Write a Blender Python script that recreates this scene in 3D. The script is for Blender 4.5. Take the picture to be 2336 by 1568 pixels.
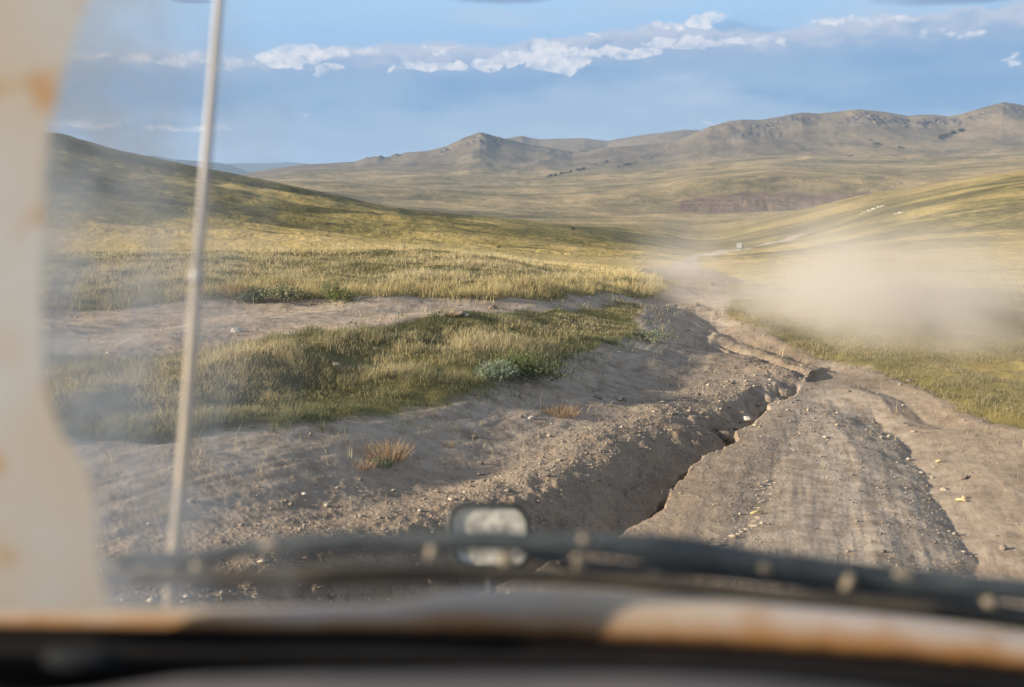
import bpy, math, random
import numpy as np
R_ = math.radians
sc = bpy.context.scene
for o in list(bpy.data.objects):
    bpy.data.objects.remove(o)

# ------------------------------------------------------------------ camera
H = 2.0                       # eye height above the dirt under the van (m)
F = 2596.0                    # focal length in photo pixels (photo measured 2336 x 1568)
CX, CY = 1168.0, 784.0
PITCH = math.atan(384.0 / F)
cam_d = bpy.data.cameras.new('camera')
cam = bpy.data.objects.new('camera', cam_d)
sc.collection.objects.link(cam)
cam.location = (0, 0, H)
cam.rotation_euler = (math.pi / 2 - PITCH, 0, 0)
cam_d.sensor_width = 36.0
cam_d.lens = 36.0 * F / 2336.0
cam_d.clip_start = 0.05
cam_d.clip_end = 60000
cam_d.dof.use_dof = True
cam_d.dof.focus_distance = 13.0
cam_d.dof.aperture_fstop = 3.4
sc.camera = cam
sc.render.engine = 'CYCLES'
sc.cycles.use_denoising = True
sc.cycles.volume_bounces = 2
sc.cycles.max_bounces = 8
sc.cycles.transparent_max_bounces = 16
sc.view_settings.view_transform = 'Standard'
sc.view_settings.look = 'None'
sc.view_settings.gamma = 1.0
sc.view_settings.exposure = 1.0

SUN_EL = 16.5
SUN_AZ = -102.0               # degrees clockwise from +Y (forward): left and a little behind
sd = bpy.data.lights.new('sun', 'SUN')
sd.energy = 5.0
sd.angle = R_(0.5)
sd.color = (1.0, 0.86, 0.68)
so = bpy.data.objects.new('sun', sd)
sc.collection.objects.link(so)
so.rotation_euler = (R_(90 - SUN_EL), 0, R_(180 - SUN_AZ) )

def pdir(px, py):
    u = (px - CX) / F; v = (CY - py) / F
    c, s = math.cos(PITCH), math.sin(PITCH)
    return np.array((u, c + v * s, -s + v * c))
def pix_angles(px, py):
    d = pdir(px, py)
    return math.degrees(math.atan2(d[0], d[1])), math.degrees(math.atan2(d[2], math.hypot(d[0], d[1])))
def at(px, py, depth):
    d = pdir(px, py)
    return np.array((0, 0, H)) + d * depth
def gp(px, py, z=0.0):
    d = pdir(px, py)
    t = (z - H) / d[2]
    return (d[0] * t, d[1] * t)

# ------------------------------------------------------------------ node helper
class NT:
    def __init__(s, tree):
        s.t = tree; s.n = tree.nodes; s.l = tree.links
    def new(s, typ, **kw):
        nd = s.n.new(typ)
        for k, v in kw.items(): setattr(nd, k, v)
        return nd
    def put(s, sock, v):
        if v is None: return
        if isinstance(v, bpy.types.NodeSocket): s.l.new(v, sock)
        else:
            if isinstance(v, (tuple, list)) and sock.type == 'RGBA' and len(v) == 3: v = (*v, 1)
            sock.default_value = v
    def m(s, op, a, b=None, c=None, clamp=False):
        nd = s.new('ShaderNodeMath', operation=op); nd.use_clamp = clamp
        s.put(nd.inputs[0], a)
        if b is not None: s.put(nd.inputs[1], b)
        if c is not None: s.put(nd.inputs[2], c)
        return nd.outputs[0]
    def add(s, a, b): return s.m('ADD', a, b)
    def sub(s, a, b): return s.m('SUBTRACT', a, b)
    def mul(s, a, b): return s.m('MULTIPLY', a, b)
    def div(s, a, b): return s.m('DIVIDE', a, b)
    def mx(s, a, b): return s.m('MAXIMUM', a, b)
    def mn(s, a, b): return s.m('MINIMUM', a, b)
    def ss(s, x, e0, e1):
        nd = s.new('ShaderNodeMapRange'); nd.interpolation_type = 'SMOOTHSTEP'
        s.put(nd.inputs[0], x); s.put(nd.inputs[1], e0); s.put(nd.inputs[2], e1)
        nd.inputs[3].default_value = 0; nd.inputs[4].default_value = 1
        return nd.outputs[0]
    def mixc(s, f, a, b, blend='MIX'):
        nd = s.new('ShaderNodeMix', data_type='RGBA', blend_type=blend)
        s.put(nd.inputs[0], f); s.put(nd.inputs[6], a); s.put(nd.inputs[7], b)
        return nd.outputs[2]
    def noise(s, vec, scale, detail=4, rough=0.55, dist=0.0):
        nd = s.new('ShaderNodeTexNoise')
        s.put(nd.inputs['Vector'], vec); nd.inputs['Scale'].default_value = scale
        nd.inputs['Detail'].default_value = detail; nd.inputs['Roughness'].default_value = rough
        nd.inputs['Distortion'].default_value = dist
        return nd.outputs[0]
    def voro(s, vec, scale, out='Distance', feature='F1'):
        nd = s.new('ShaderNodeTexVoronoi', feature=feature)
        s.put(nd.inputs['Vector'], vec); nd.inputs['Scale'].default_value = scale
        return nd.outputs[out]
    def comb(s, x, y, z):
        nd = s.new('ShaderNodeCombineXYZ')
        s.put(nd.inputs[0], x); s.put(nd.inputs[1], y); s.put(nd.inputs[2], z)
        return nd.outputs[0]
    def attr(s, name, out='Fac'):
        nd = s.new('ShaderNodeAttribute', attribute_name=name); return nd.outputs[out]
    def ramp(s, f, stops):
        nd = s.new('ShaderNodeValToRGB'); s.put(nd.inputs[0], f)
        e = nd.color_ramp.elements
        while len(e) < len(stops): e.new(0.5)
        for k, (p, c) in enumerate(stops):
            e[k].position = p; e[k].color = (*c, 1)
        return nd.outputs[0]
    def curve(s, f, pts):
        nd = s.new('ShaderNodeFloatCurve'); s.put(nd.inputs['Value'], f)
        cv = nd.mapping.curves[0]
        cv.points[0].location = pts[0]; cv.points[-1].location = pts[-1]
        for p in pts[1:-1]: cv.points.new(*p)
        nd.mapping.update()
        return nd.outputs[0]

def srgb(r, g, b):
    def f(c):
        c /= 255.0
        return c / 12.92 if c <= 0.04045 else ((c + 0.055) / 1.055) ** 2.4
    return (f(r), f(g), f(b))

# ------------------------------------------------------------------ world: sky with cloud bands
world = bpy.data.worlds.new('World'); sc.world = world; world.use_nodes = True
W = NT(world.node_tree); W.n.clear()
out = W.new('ShaderNodeOutputWorld'); bg = W.new('ShaderNodeBackground')
W.l.new(bg.outputs[0], out.inputs[0])
SKY_STR = 0.10
bg.inputs[1].default_value = SKY_STR
sky = W.new('ShaderNodeTexSky', sky_type='NISHITA'); sky.sun_disc = False
sky.sun_elevation = R_(SUN_EL); sky.sun_rotation = R_(SUN_AZ)
sky.altitude = 1400; sky.air_density = 1.0; sky.dust_density = 0.6; sky.ozone_density = 1.6
tc = W.new('ShaderNodeTexCoord'); sp = W.new('ShaderNodeSeparateXYZ')
W.l.new(tc.outputs['Generated'], sp.inputs[0])
az = W.mul(W.m('ARCTAN2', sp.outputs[0], sp.outputs[1]), 57.2958)
el = W.mul(W.m('ARCSINE', sp.outputs[2]), 57.2958)
K = 2.0 ** sc.view_settings.exposure
def skyc(r, g, b):            # wanted picture colour -> radiance before exposure and strength
    c = srgb(r, g, b); return tuple(x / K / SKY_STR for x in c)
cv = W.comb(az, W.mul(el, 2.6), 0.0)
n1 = W.noise(cv, 0.30, 6, 0.6)
n2 = W.noise(W.comb(az, W.mul(el, 1.7), 7.0), 0.7, 4, 0.52, 0.3)
n3 = W.noise(W.comb(az, W.mul(el, 5.0), 3.0), 0.13, 4, 0.5)
def edge(pts):                # polyline of pixels -> elevation as a function of azimuth
    P = sorted(pix_angles(x, y) for x, y in pts)
    P = [(-29.9, P[0][1])] + P + [(29.9, P[-1][1])]
    f = W.div(W.add(az, 30.0), 60.0)
    return W.mul(W.curve(f, [((a + 30) / 60, max(0, min(1, e / 16))) for a, e in P]), 16.0)
# clear sky, paler towards the top left and near the ground
skyrad = W.mul(el, 1 / 16.0)
base = W.ramp(skyrad, [(0.0, skyc(144, 174, 208)), (0.12, skyc(156, 184, 214)), (0.28, skyc(164, 190, 220)),
                       (0.42, skyc(160, 198, 236)), (0.6, skyc(178, 214, 246)), (1.0, skyc(140, 190, 240))])
# pale veils
base = W.mixc(W.mul(W.ss(n3, 0.45, 0.75), 0.55), base, skyc(186, 205, 228))
left_pale = W.mul(W.ss(az, -14.0, -22.0), W.ss(el, 3.0, 8.0))
base = W.mixc(W.mul(left_pale, 0.8), base, skyc(208, 222, 238))
# dark blue cloud bases
T1 = edge([(-200, 130), (170, 150), (330, 148), (480, 152), (620, 150), (760, 135), (900, 125), (1050, 130), (1200, 118), (1350, 105), (1500, 75), (1700, 62), (1900, 80), (2100, 60), (2336, 20), (2600, 0)])
B1 = edge([(-200, 280), (170, 262), (400, 262), (560, 240), (800, 252), (1000, 238), (1180, 212), (1300, 190), (1420, 170), (1600, 178), (1800, 235), (1950, 250), (2150, 240), (2336, 230), (2600, 230)])
ew = W.add(el, W.mul(W.sub(n1, 0.5), 2.4))
bmask = W.mul(W.ss(ew, W.sub(B1, 0.9), W.add(B1, 0.5)), W.ss(ew, W.add(T1, 0.5), W.sub(T1, 0.7)))
bcol = W.mixc(W.ss(n3, 0.3, 0.7), skyc(118, 162, 207), skyc(146, 179, 214))
c1 = W.mixc(W.mul(bmask, 0.88), base, bcol)
# lilac upper layer of the right bank and the long left bank
T2 = edge([(-200, 120), (170, 122), (480, 122), (560, 136), (620, 124), (690, 110), (760, 107), (900, 104), (1050, 104), (1120, 108), (1240, 88), (1400, 70), (1560, 58), (1750, 72), (1900, 50), (2100, 28), (2336, 8), (2600, -20)])
B2 = edge([(-200, 160), (170, 158), (480, 165), (620, 176), (760, 172), (900, 172), (1050, 172), (1200, 165), (1400, 150), (1600, 148), (1750, 138), (1950, 128), (2150, 108), (2336, 95), (2600, 80)])
ew2 = W.add(el, W.mul(W.sub(n2, 0.5), 1.1))
lm = W.mul(W.ss(ew2, W.sub(B2, 0.55), W.add(B2, 0.75)), W.ss(ew2, W.add(T2, 0.20), W.sub(T2, 0.22)))
hgt = W.div(W.sub(ew2, B2), W.mx(W.sub(T2, B2), 0.2))
lcol = W.mixc(W.ss(W.add(hgt, W.mul(W.sub(n2, .5), .9)), 0.25, 1.0), skyc(156, 182, 215), skyc(192, 203, 224))
c2 = W.mixc(W.mul(lm, W.mul(0.97, W.ss(n1, 0.15, 0.45))), c1, lcol)
# sunlit cumulus heads
puffs = [(185, 132, 30, 9), (240, 133, 45, 7), (330, 137, 50, 10), (400, 138, 45, 9), (455, 130, 40, 11), (530, 148, 60, 9), (690, 122, 70, 14), (640, 140, 60, 16), (770, 117, 60, 10), (740, 156, 32, 12),
         (850, 113, 60, 9), (900, 155, 14, 9), (950, 155, 40, 9), (1010, 152, 55, 11), (1000, 112, 60, 8), (1110, 148, 36, 16), (1145, 138, 26, 17),
         (1185, 133, 28, 14), (1225, 128, 30, 22), (1255, 120, 30, 26), (1270, 145, 60, 16), (1310, 128, 36, 16), (1340, 122, 20, 14), (1500, 60, 34, 10), (1535, 58, 20, 10),
         (1590, 48, 40, 12), (1615, 40, 25, 10), (1640, 45, 30, 9), (1340, 82, 50, 7), (1250, 98, 60, 9), (1750, 92, 46, 10), (1680, 92, 60, 9), (1430, 120, 90, 12), (1560, 100, 90, 12), (1900, 50, 70, 8), (2000, 46, 90, 10), (2110, 76, 22, 10), (2170, 78, 30, 9), (2220, 78, 26, 8), (2320, 132, 22, 10),
         (1650, 285, 60, 6), (690, 262, 14, 5), (200, 282, 130, 9), (420, 292, 130, 8)]
acc = None; heads = None
w1 = W.noise(W.comb(az, W.mul(el, 1.4), 21.0), 0.9, 4, 0.55); w2 = W.noise(W.comb(az, W.mul(el, 1.4), 33.0), 0.9, 4, 0.55)
azw = W.add(az, W.mul(W.sub(w1, .5), 2.6)); elw = W.add(el, W.mul(W.sub(w2, .5), 1.0))
for k, (x, y, a, b) in enumerate(puffs):
    a0, e0 = pix_angles(x, y); ra = a / F * 57.3 * 1.15; rb = b / F * 57.3 * 1.45
    dx = W.div(W.sub(azw, a0), ra); dy = W.div(W.sub(elw, e0), rb)
    d = W.sub(1.0, W.add(W.mul(dx, dx), W.mul(dy, dy)))
    wgt = 1.0 if (b >= 14 or (600 < x < 1700 and b > 10)) else 0.50
    d = W.mul(W.mx(d, 0.0), wgt)
    acc = d if acc is None else W.mx(acc, d)
fine = W.noise(W.comb(az, W.mul(el, 1.5), 0.0), 1.35, 5, 0.56, 0.5)
pm = W.ss(W.add(W.mul(W.mn(acc, 0.55), 1.25), W.mul(W.sub(fine, 0.5), 1.9)), 0.15, 0.80)
pm = W.mul(pm, W.ss(acc, 0.0, 0.5))
pcol = W.mixc(W.ss(W.noise(W.comb(W.add(az, .12), W.mul(W.sub(el, 0.16), 1.3), 0.0), 1.35, 5, 0.56, 0.5), 0.36, 0.66), skyc(236, 236, 242), skyc(206, 215, 233))
c3 = W.mixc(W.mul(pm, 0.90), c2, pcol)
# grey cloud bottoms entering at the top edge
gm = None
for x, y, a, b in [(1150, -8, 150, 22), (2180, -4, 190, 18), (440, 3, 60, 7)]:
    a0, e0 = pix_angles(x, y); ra = a / F * 57.3; rb = b / F * 57.3
    dx = W.div(W.sub(az, a0), ra); dy = W.div(W.sub(el, e0), rb)
    d = W.sub(1.0, W.add(W.mul(dx, dx), W.mul(dy, dy)))
    gm = d if gm is None else W.mx(gm, d)
gmask = W.ss(W.add(gm, W.mul(W.sub(n2, 0.5), .8)), 0.05, 0.9)
c4 = W.mixc(W.mul(gmask, 0.8), c3, skyc(132, 158, 196))
# this bank is in front; the rest of the dome is Nishita sky paled for added ambient fill
front = W.mul(W.ss(az, -75.0, -40.0), W.ss(az, 75.0, 40.0))
front = W.mul(front, W.mul(W.ss(el, 40.0, 20.0), W.ss(el, -12.0, -3.0)))
thin = W.mixc(0.5, sky.outputs[0], skyc(196, 200, 208))
final = W.mixc(front, thin, c4)
W.l.new(final, bg.inputs[0])

# ------------------------------------------------------------------ numpy noise
def _hash(ix, iy, seed):
    h = (ix.astype(np.int64) * 374761393 + iy.astype(np.int64) * 668265263 + seed * 974711) & 0xffffffff
    h = ((h ^ (h >> 13)) * 1274126177) & 0xffffffff
    h = h ^ (h >> 16)
    return (h & 0xffff).astype(np.float32) / 65535.0
def vnoise(x, y, seed=0):
    ix = np.floor(x); iy = np.floor(y)
    fx = (x - ix).astype(np.float32); fy = (y - iy).astype(np.float32)
    ix = ix.astype(np.int64); iy = iy.astype(np.int64)
    fx = fx * fx * fx * (fx * (fx * 6 - 15) + 10); fy = fy * fy * fy * (fy * (fy * 6 - 15) + 10)
    a = _hash(ix, iy, seed); b = _hash(ix + 1, iy, seed); c = _hash(ix, iy + 1, seed); d = _hash(ix + 1, iy + 1, seed)
    return (a + (b - a) * fx) * (1 - fy) + (c + (d - c) * fx) * fy
def fbm(x, y, seed=0, oct=4, gain=0.5):
    s = 0; amp = 1; tot = 0
    for o in range(oct):
        s = s + amp * (vnoise(x * 2 ** o + 13.7 * o, y * 2 ** o - 7.1 * o, seed + o) - 0.5); tot += amp; amp *= gain
    return s / tot * 2
def sstep(x, a, b):
    t = np.clip((x - a) / (b - a), 0, 1); return t * t * (3 - 2 * t)
def pchip(x, Y, xn):
    x = np.asarray(x, float); Y = np.asarray(Y, float)
    h = np.diff(x); d = np.diff(Y, axis=0) / h[:, None]
    m = np.zeros_like(Y)
    a, b = d[:-1], d[1:]
    ok = (a * b) > 0
    m[1:-1] = np.where(ok, 2 * a * b / np.where(ok, a + b, 1), 0)
    m[0] = d[0]; m[-1] = d[-1]
    xn = np.clip(xn, x[0], x[-1])
    k = np.clip(np.searchsorted(x, xn, side='right') - 1, 0, len(x) - 2)
    t = ((xn - x[k]) / h[k])[:, None]; hh = h[k][:, None]
    return (Y[k] * (2 * t ** 3 - 3 * t ** 2 + 1) + m[k] * hh * (t ** 3 - 2 * t ** 2 + t)
            + Y[k + 1] * (-2 * t ** 3 + 3 * t ** 2) + m[k + 1] * hh * (t ** 3 - t ** 2))
def seg_dist(X, Y, pts):
    """distance to a polyline, signed (positive on the left of its direction), and the arc parameter"""
    best = np.full(X.shape, 1e9); sgn = np.ones(X.shape); arc = np.zeros(X.shape); L = 0
    for (x0, y0), (x1, y1) in zip(pts[:-1], pts[1:]):
        dx, dy = x1 - x0, y1 - y0; l2 = dx * dx + dy * dy + 1e-12
        t = np.clip(((X - x0) * dx + (Y - y0) * dy) / l2, 0, 1)
        ex = X - (x0 + t * dx); ey = Y - (y0 + t * dy)
        d = np.sqrt(ex * ex + ey * ey)
        u = d < best
        best = np.where(u, d, best)
        sgn = np.where(u, np.sign(dx * (Y - y0) - dy * (X - x0)), sgn)
        arc = np.where(u, L + t * math.sqrt(l2), arc)
        L += math.sqrt(l2)
    return best * sgn, arc, L
def inside(X, Y, poly):
    r = np.zeros(X.shape, bool); n = len(poly)
    for i in range(n):
        x0, y0 = poly[i]; x1, y1 = poly[(i + 1) % n]
        if y0 == y1: continue
        c = ((y0 > Y) != (y1 > Y)) & (X < (x1 - x0) * (Y - y0) / (y1 - y0) + x0)
        r ^= c
    return r
def poly_sd(X, Y, poly):
    d, _, _ = seg_dist(X, Y, list(poly) + [poly[0]])
    return np.where(inside(X, Y, poly), np.abs(d), -np.abs(d))

# cross fall of the lane: the ground left of the gully leans down to the right, away from the sun
AX = [gp(900, 1520), gp(1100, 1400), gp(1530, 1110), gp(1800, 880), gp(1690, 750), gp(1600, 680)]
def cross_fall(x, y):
    s, _, _ = seg_dist(x, y, AX)
    w = np.clip((s - 0.15) / 3.2, 0, 1)
    h = 0.56 * (0.62 * w + 0.38 * w * w * (3 - 2 * w))
    r_ = np.hypot(x, y); kk_ = sstep(np.degrees(np.arctan2(x, y)), -4, 6)
    f = (1 - kk_) * (1 - sstep(r_, 17, 40)) + kk_ * (1 - sstep(r_, 14, 22))
    return h * f * sstep(y, -3, 1)
gp_flat = gp
def gp(px, py, z=0.0):
    for _ in range(14):
        x, y = gp_flat(px, py, z)
        z = 0.5 * z + 0.5 * float(cross_fall(np.array([x]), np.array([y]))[0])
    return (x, y)

# ------------------------------------------------------------------ the lie of the land
RR = [18, 22, 30, 45, 70, 110, 170, 260, 400, 550, 800, 1100, 1500, 1900, 2500, 3100]
TAB = {
 -700: [None, 655, 608, 562, 512, 458, 398, 332, 262, 212, 240, 300, 350, 370, 380, 380],
 100:  [None, 655, 612, 575, 535, 490, 440, 392, 340, 303, 335, 370, 395, 405, 405, 403],
 300:  [None, 652, 610, 578, 542, 505, 465, 425, 385, 349, 385, 410, 415, 412, 407, 404],
 530:  [None, 648, 608, 580, 552, 525, 495, 462, 425, 396, 425, 435, 430, 420, 412, 405],
 700:  [None, 645, 606, 582, 560, 538, 512, 485, 455, 430, 450, 450, 440, 425, 410, 392],
 900:  [None, 645, 606, 584, 565, 546, 525, 505, 487, 474, 486, 480, 462, 437, 412, 392],
 1200: [None, 648, 614, 594, 579, 564, 550, 535, 518, 503, 508, 495, 475, 447, 418, 392],
 1500: [None, 655, 628, 610, 598, 589, 581, 570, 556, 541, 522, 500, 480, 437, 408, 385],
 1600: [None, 655, 632, 614, 603, 595, 589, 582, 573, 561, 535, 507, 482, 418, 398, 375],
 1800: [None, 664, 636, 616, 601, 589, 578, 566, 550, 532, 494, 492, 480, 399, 383, 362],
 2037: [None, 670, 640, 614, 590, 567, 545, 520, 492, 467, 443, 458, 466, 405, 384, 358],
 2336: [None, 672, 642, 614, 583, 550, 515, 478, 438, 410, 394, 410, 415, 385, 368, 345],
 3200: [None, 670, 635, 600, 560, 520, 475, 430, 385, 355, 340, 350, 355, 350, 340, 320],
}
cols = sorted(TAB)
kc = math.cos(PITCH) + 0.13 * math.sin(PITCH)
caz = np.array([math.degrees(math.atan((c - CX) / F / kc)) for c in cols])
ctl = np.zeros((len(RR), len(cols)))
for j, c in enumerate(cols):
    for i, r in enumerate(RR):
        y = TAB[c][i]
        if y is None: ctl[i, j] = 0
        else:
            d = pdir(c, y); ctl[i, j] = H + r * d[2] / math.hypot(d[0], d[1])
def line_el(pts, azg):
    A = sorted(pix_angles(x, y) for x, y in pts)
    return np.interp(azg, [a for a, _ in A], [math.tan(R_(e)) for _, e in A])
RIDGE_A = [(-700, 420), (300, 412), (540, 400), (620, 385), (690, 376), (747, 373), (810, 369), (831, 362), (860, 357), (877, 359), (893, 358), (935, 348), (977, 344), (1019, 334), (1048, 319), (1077, 307), (1094, 302), (1110, 304), (1131, 312), (1165, 319), (1206, 330), (1248, 336), (1306, 347), (1373, 338), (1440, 333), (1520, 325), (1549, 319), (1599, 298), (1620, 288), (1662, 277), (1695, 273), (1733, 274), (1766, 269), (1804, 261), (1829, 257), (1870, 259), (1912, 255), (1954, 249), (1987, 252), (2029, 257), (2071, 265), (2100, 262), (2129, 262), (2162, 266), (2187, 262), (2221, 252), (2254, 242), (2288, 234), (2312, 236), (2336, 241), (2600, 230), (3200, 262)]
RIDGE_B = [(-700, 430), (1050, 400), (1150, 317), (1177, 312), (1192, 310), (1210, 315), (1231, 318), (1269, 317), (1331, 315), (1352, 318), (1386, 322), (1436, 313), (1473, 307), (1519, 302), (1561, 296), (1590, 297), (1700, 310), (1900, 350), (3200, 350)]
RIDGE_C = [(-700, 340), (100, 350), (240, 362), (288, 355), (309, 357), (355, 355), (388, 363), (430, 366), (459, 368), (501, 372), (534, 380), (563, 391), (640, 402), (3200, 410)]
RIDGE_D = [(-700, 380), (400, 380), (517, 374), (555, 372), (596, 373), (626, 372), (655, 370), (684, 372), (740, 378), (3200, 385)]

th = np.arange(math.degrees(math.atan(H / 3.2)), math.degrees(math.atan(H / 25.0)), -0.04)
r_near = H / np.tan(np.radians(th))
r_in = np.array([0.3, 1.0, 1.8, 2.5])
r_far = np.exp(np.arange(math.log(25.0), math.log(17000), 0.0115))
r_far = np.concatenate([r_far, np.linspace(1495, 1640, 50), np.linspace(3950, 4230, 30)])
rg = np.unique(np.concatenate([r_in, r_near, r_far]))
rg = rg[np.concatenate([[True], np.diff(rg) / rg[1:] > 2e-4])]
a_in = np.arange(-27, 27.001, 0.06)
a_out = [27.0]; st = 0.08
while a_out[-1] < 180: st *= 1.06; a_out.append(a_out[-1] + min(st, 5))
a_out = np.array(a_out[1:]); a_out = a_out[a_out < 179.5]
ag = np.concatenate([-a_out[::-1], a_in, a_out])
nr, na = len(rg), len(ag)

def base_height(rv, av):
    """smooth height from the control table, on the outer grid rv x av"""
    t1 = pchip(caz, ctl.T, av).T                      # (rows, naz)
    Z = pchip(np.log(RR), t1, np.log(np.clip(rv, RR[0], RR[-1])))
    return Z
Z = base_height(rg, ag)
RG, AG = np.meshgrid(rg, ag, indexing='ij')
X = RG * np.sin(np.radians(AG)); Y = RG * np.cos(np.radians(AG))
# bluff above the stream bed
bl_px = [(1380, 0), (1430, 6), (1490, 18), (1560, 27), (1620, 33), (1680, 42), (1740, 47), (1800, 44), (1850, 38), (1900, 34), (2000, 34), (2060, 20), (2150, 0)]
ba = [pix_angles(x, 460)[0] for x, _ in bl_px]
bh = np.interp(AG, ba, [h for _, h in bl_px]) * .36 * 1540 / F
up_ = (RG - 1500) / 110.0
wrp = AG + .35 * fbm(AG * 1.3, up_ * .8, 40, 3) * np.clip(up_, 0, 1.3)
gul = 1 - np.clip(np.abs(fbm(wrp * 1.15, up_ * .22, 41, 2, .4)) * 3.2, 0, 1)
gul2 = 1 - np.clip(np.abs(fbm(wrp * 3.1, up_ * .5, 44, 2, .4)) * 3.0, 0, 1)
u = (RG - 1512)
faceT = np.clip((u - 13 * gul - 5 * gul2) / 105.0, 0, 1)
bluff = bh * (1 - .12 * gul2 * (1 - faceT)) * (0.62 * (1 - (1 - faceT) ** 2.0) + .38 * sstep(faceT, 0, 1)) * (1 - sstep(RG, 1650, 1980)) * (.82 + .25 * fbm(AG * .8, RG / 400, 46, 3))
far = RG > 1400
Z = Z + np.where(far & (RG < 2000), bluff, 0)
bluff_mask = sstep(u, -4, 4) * (1 - sstep(u + 30 * fbm(AG * 2.5, RG / 80, 47, 3), 132, 150)) * sstep(bh + 4 * fbm(AG * 1.5, RG / 90, 48, 3), 2.5, 7) * .85
# the ranges
z31 = Z[np.searchsorted(rg, 3100) - 1][None, :].repeat(nr, 0)
zA = H + 4200 * line_el(RIDGE_A, ag)[None, :]
t = np.clip((RG - 3100) / 1100, 0, 1)
shape = 0.55 * t ** 1.25 + 0.45 * t ** 2.6
zr = z31 + (zA - z31) * shape
back = np.clip((RG - 4200) / 900, 0, 1)
zr = zr * (1 - sstep(back, 0, 1)) + (-60) * sstep(back, 0, 1) + 0
def bump(el_line, rc, wid):
    return (H + rc * line_el(el_line, ag)[None, :] + 60) * np.exp(-((RG - rc) / wid) ** 2) - 60
zr = np.maximum(zr, np.where(RG > 4300, bump(RIDGE_B, 5600, 550), -60))
zr = np.maximum(zr, np.where(RG > 6500, bump(RIDGE_C, 10000, 900), -60))
zr = np.maximum(zr, np.where(RG > 10500, bump(RIDGE_D, 14000, 1000), -60))
Z = np.where(RG > 3100, zr, Z)
# relief of the ranges: spurs and ravines running down towards the valley
env = np.clip((RG - 2500) / 900, 0, 1) * (1 - sstep(RG, 4080, 4200)) * (RG < 4200)
steep = np.clip((zA - z31) / 200.0, 0.1, 1.3)
wx = X + 120 * fbm(X / 500, Y / 500, 5, 3)
rid = 1 - np.abs(fbm(wx / 260, Y / 1100, 7, 4)) * 2
Z = Z + env * steep * 20 * rid * 0.85 + env * steep * 8 * fbm(X / 70, Y / 220, 9, 4)
# gentle undulation everywhere, finer close by
m1 = sstep(RG, 500, 1100) * (1 - sstep(RG, 3300, 4150))
Z = Z + m1 * 9 * fbm(X / 420, Y / 300, 11, 4)
mridge = 1 - 0.8 * np.exp(-((RG - 550) / 120) ** 2) * (AG < 3)
m2 = sstep(RG, 60, 250) * (1 - sstep(RG, 900, 2500)) * mridge
Z = Z + m2 * 1.5 * fbm(X / 70, Y / 60, 13, 5)
m3 = sstep(RG, 24, 70) * (1 - sstep(RG, 300, 800))
Z = Z + m3 * 0.42 * fbm(X / 14, Y / 12, 15, 4)
# long low steps and cattle paths along the slopes
m4 = sstep(RG, 26, 60) * (1 - sstep(RG, 900, 1600)) * (1 - .85 * np.exp(-((RG - 550) / 60) ** 2))
Z = Z + m4 * (0.55 + .75 * sstep(-AG, -4, 6)) * ( fbm(X / 45 + .3 * Y / 45, Y / 9, 17, 4, .6)) * np.clip(RG / 90, .18, 2.2)
# crags along the crests
def pxr(a, b):
    return (AG > pix_angles(a, 300)[0]) & (AG < pix_angles(b, 300)[0])
near_crest = np.exp(-((RG - 4150) / 130) ** 2)
crag = np.zeros_like(Z)
for (a, b, s, r0, wd) in [(1005, 1150, .8, 4060, 110), (830, 950, .5, 4150, 60), (1610, 1700, .6, 4110, 70), (1690, 1870, .9, 4060, 80), (1930, 2190, 1.0, 4040, 70), (2170, 2250, .8, 4000, 60), (2240, 2400, .9, 4090, 80), (1660, 1790, .6, 3850, 60)]:
    a0 = pix_angles(a, 300)[0]; b0 = pix_angles(b, 300)[0]
    wz = sstep(AG, a0 - .25, a0 + .25) * (1 - sstep(AG, b0 - .25, b0 + .25))
    crag = np.maximum(crag, s * wz * np.exp(-((RG - r0) / wd) ** 2))
cr = np.abs(fbm(X / 26, Y / 60, 21, 4, .65))
rock = np.clip(crag * 1.6 * sstep(fbm(X / 60, Y / 45, 23, 3, .6), -0.35, 0.15), 0, 1)
Z = Z + rock * (cr * 26 - 5)

# ------------------------------------------------------------------ near ground: road, ruts, gully
nearm = RG < 60
g = lambda L: [gp(x, y) for x, y in L]
A_POLY = g([(60, 1010), (167, 1005), (259, 1024), (375, 1036), (459, 1015), (563, 1003), (640, 1000), (751, 986), (831, 967), (935, 951), (1000, 940), (1081, 919), (1165, 903), (1120, 880), (1190, 866), (1248, 866), (1310, 832), (1331, 811), (1415, 794), (1480, 768), (1448, 740), (1482, 707), (1420, 700), (1331, 706), (1131, 720), (1112, 731), (935, 744), (831, 760), (747, 767), (530, 790), (417, 803), (267, 826), (108, 841), (-200, 882), (-200, 1010)])
B_LOW = [(-400, 760), (-100, 728), (104, 716), (292, 707), (442, 697), (584, 689), (792, 691), (873, 693), (956, 687), (1123, 689), (1290, 691), (1373, 687), (1477, 680), (1519, 670), (1544, 654), (1500, 645)]
B_POLY = g(B_LOW) + [(3.6, 27.5), (3.6, 60), (-60, 60), (-60, 20)]
D_EDGE = [(1600, 690), (1640, 715), (1690, 738), (1754, 765), (1854, 807), (2025, 859), (2121, 894), (2200, 930), (2267, 962), (2330, 975), (2500, 1010), (3000, 1150)]
D_POLY = g(D_EDGE) + [(60, 5), (60, 60), (3.0, 60), (3.0, 24)]
wob = 0.10 * fbm(X * 2.2, Y * 2.2, 51, 4, .6) + 0.05 * fbm(X * 9, Y * 9, 53, 2)
gA = np.full(Z.shape, -9.0); gB = gA.copy(); gD = gA.copy()
ix = np.where(rg < 60)[0][-1] + 1
Xn, Yn, Rn, An = X[:ix], Y[:ix], RG[:ix], AG[:ix]
gA[:ix] = poly_sd(Xn, Yn, A_POLY); gB[:ix] = poly_sd(Xn, Yn, B_POLY); gD[:ix] = poly_sd(Xn, Yn, D_POLY)
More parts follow.
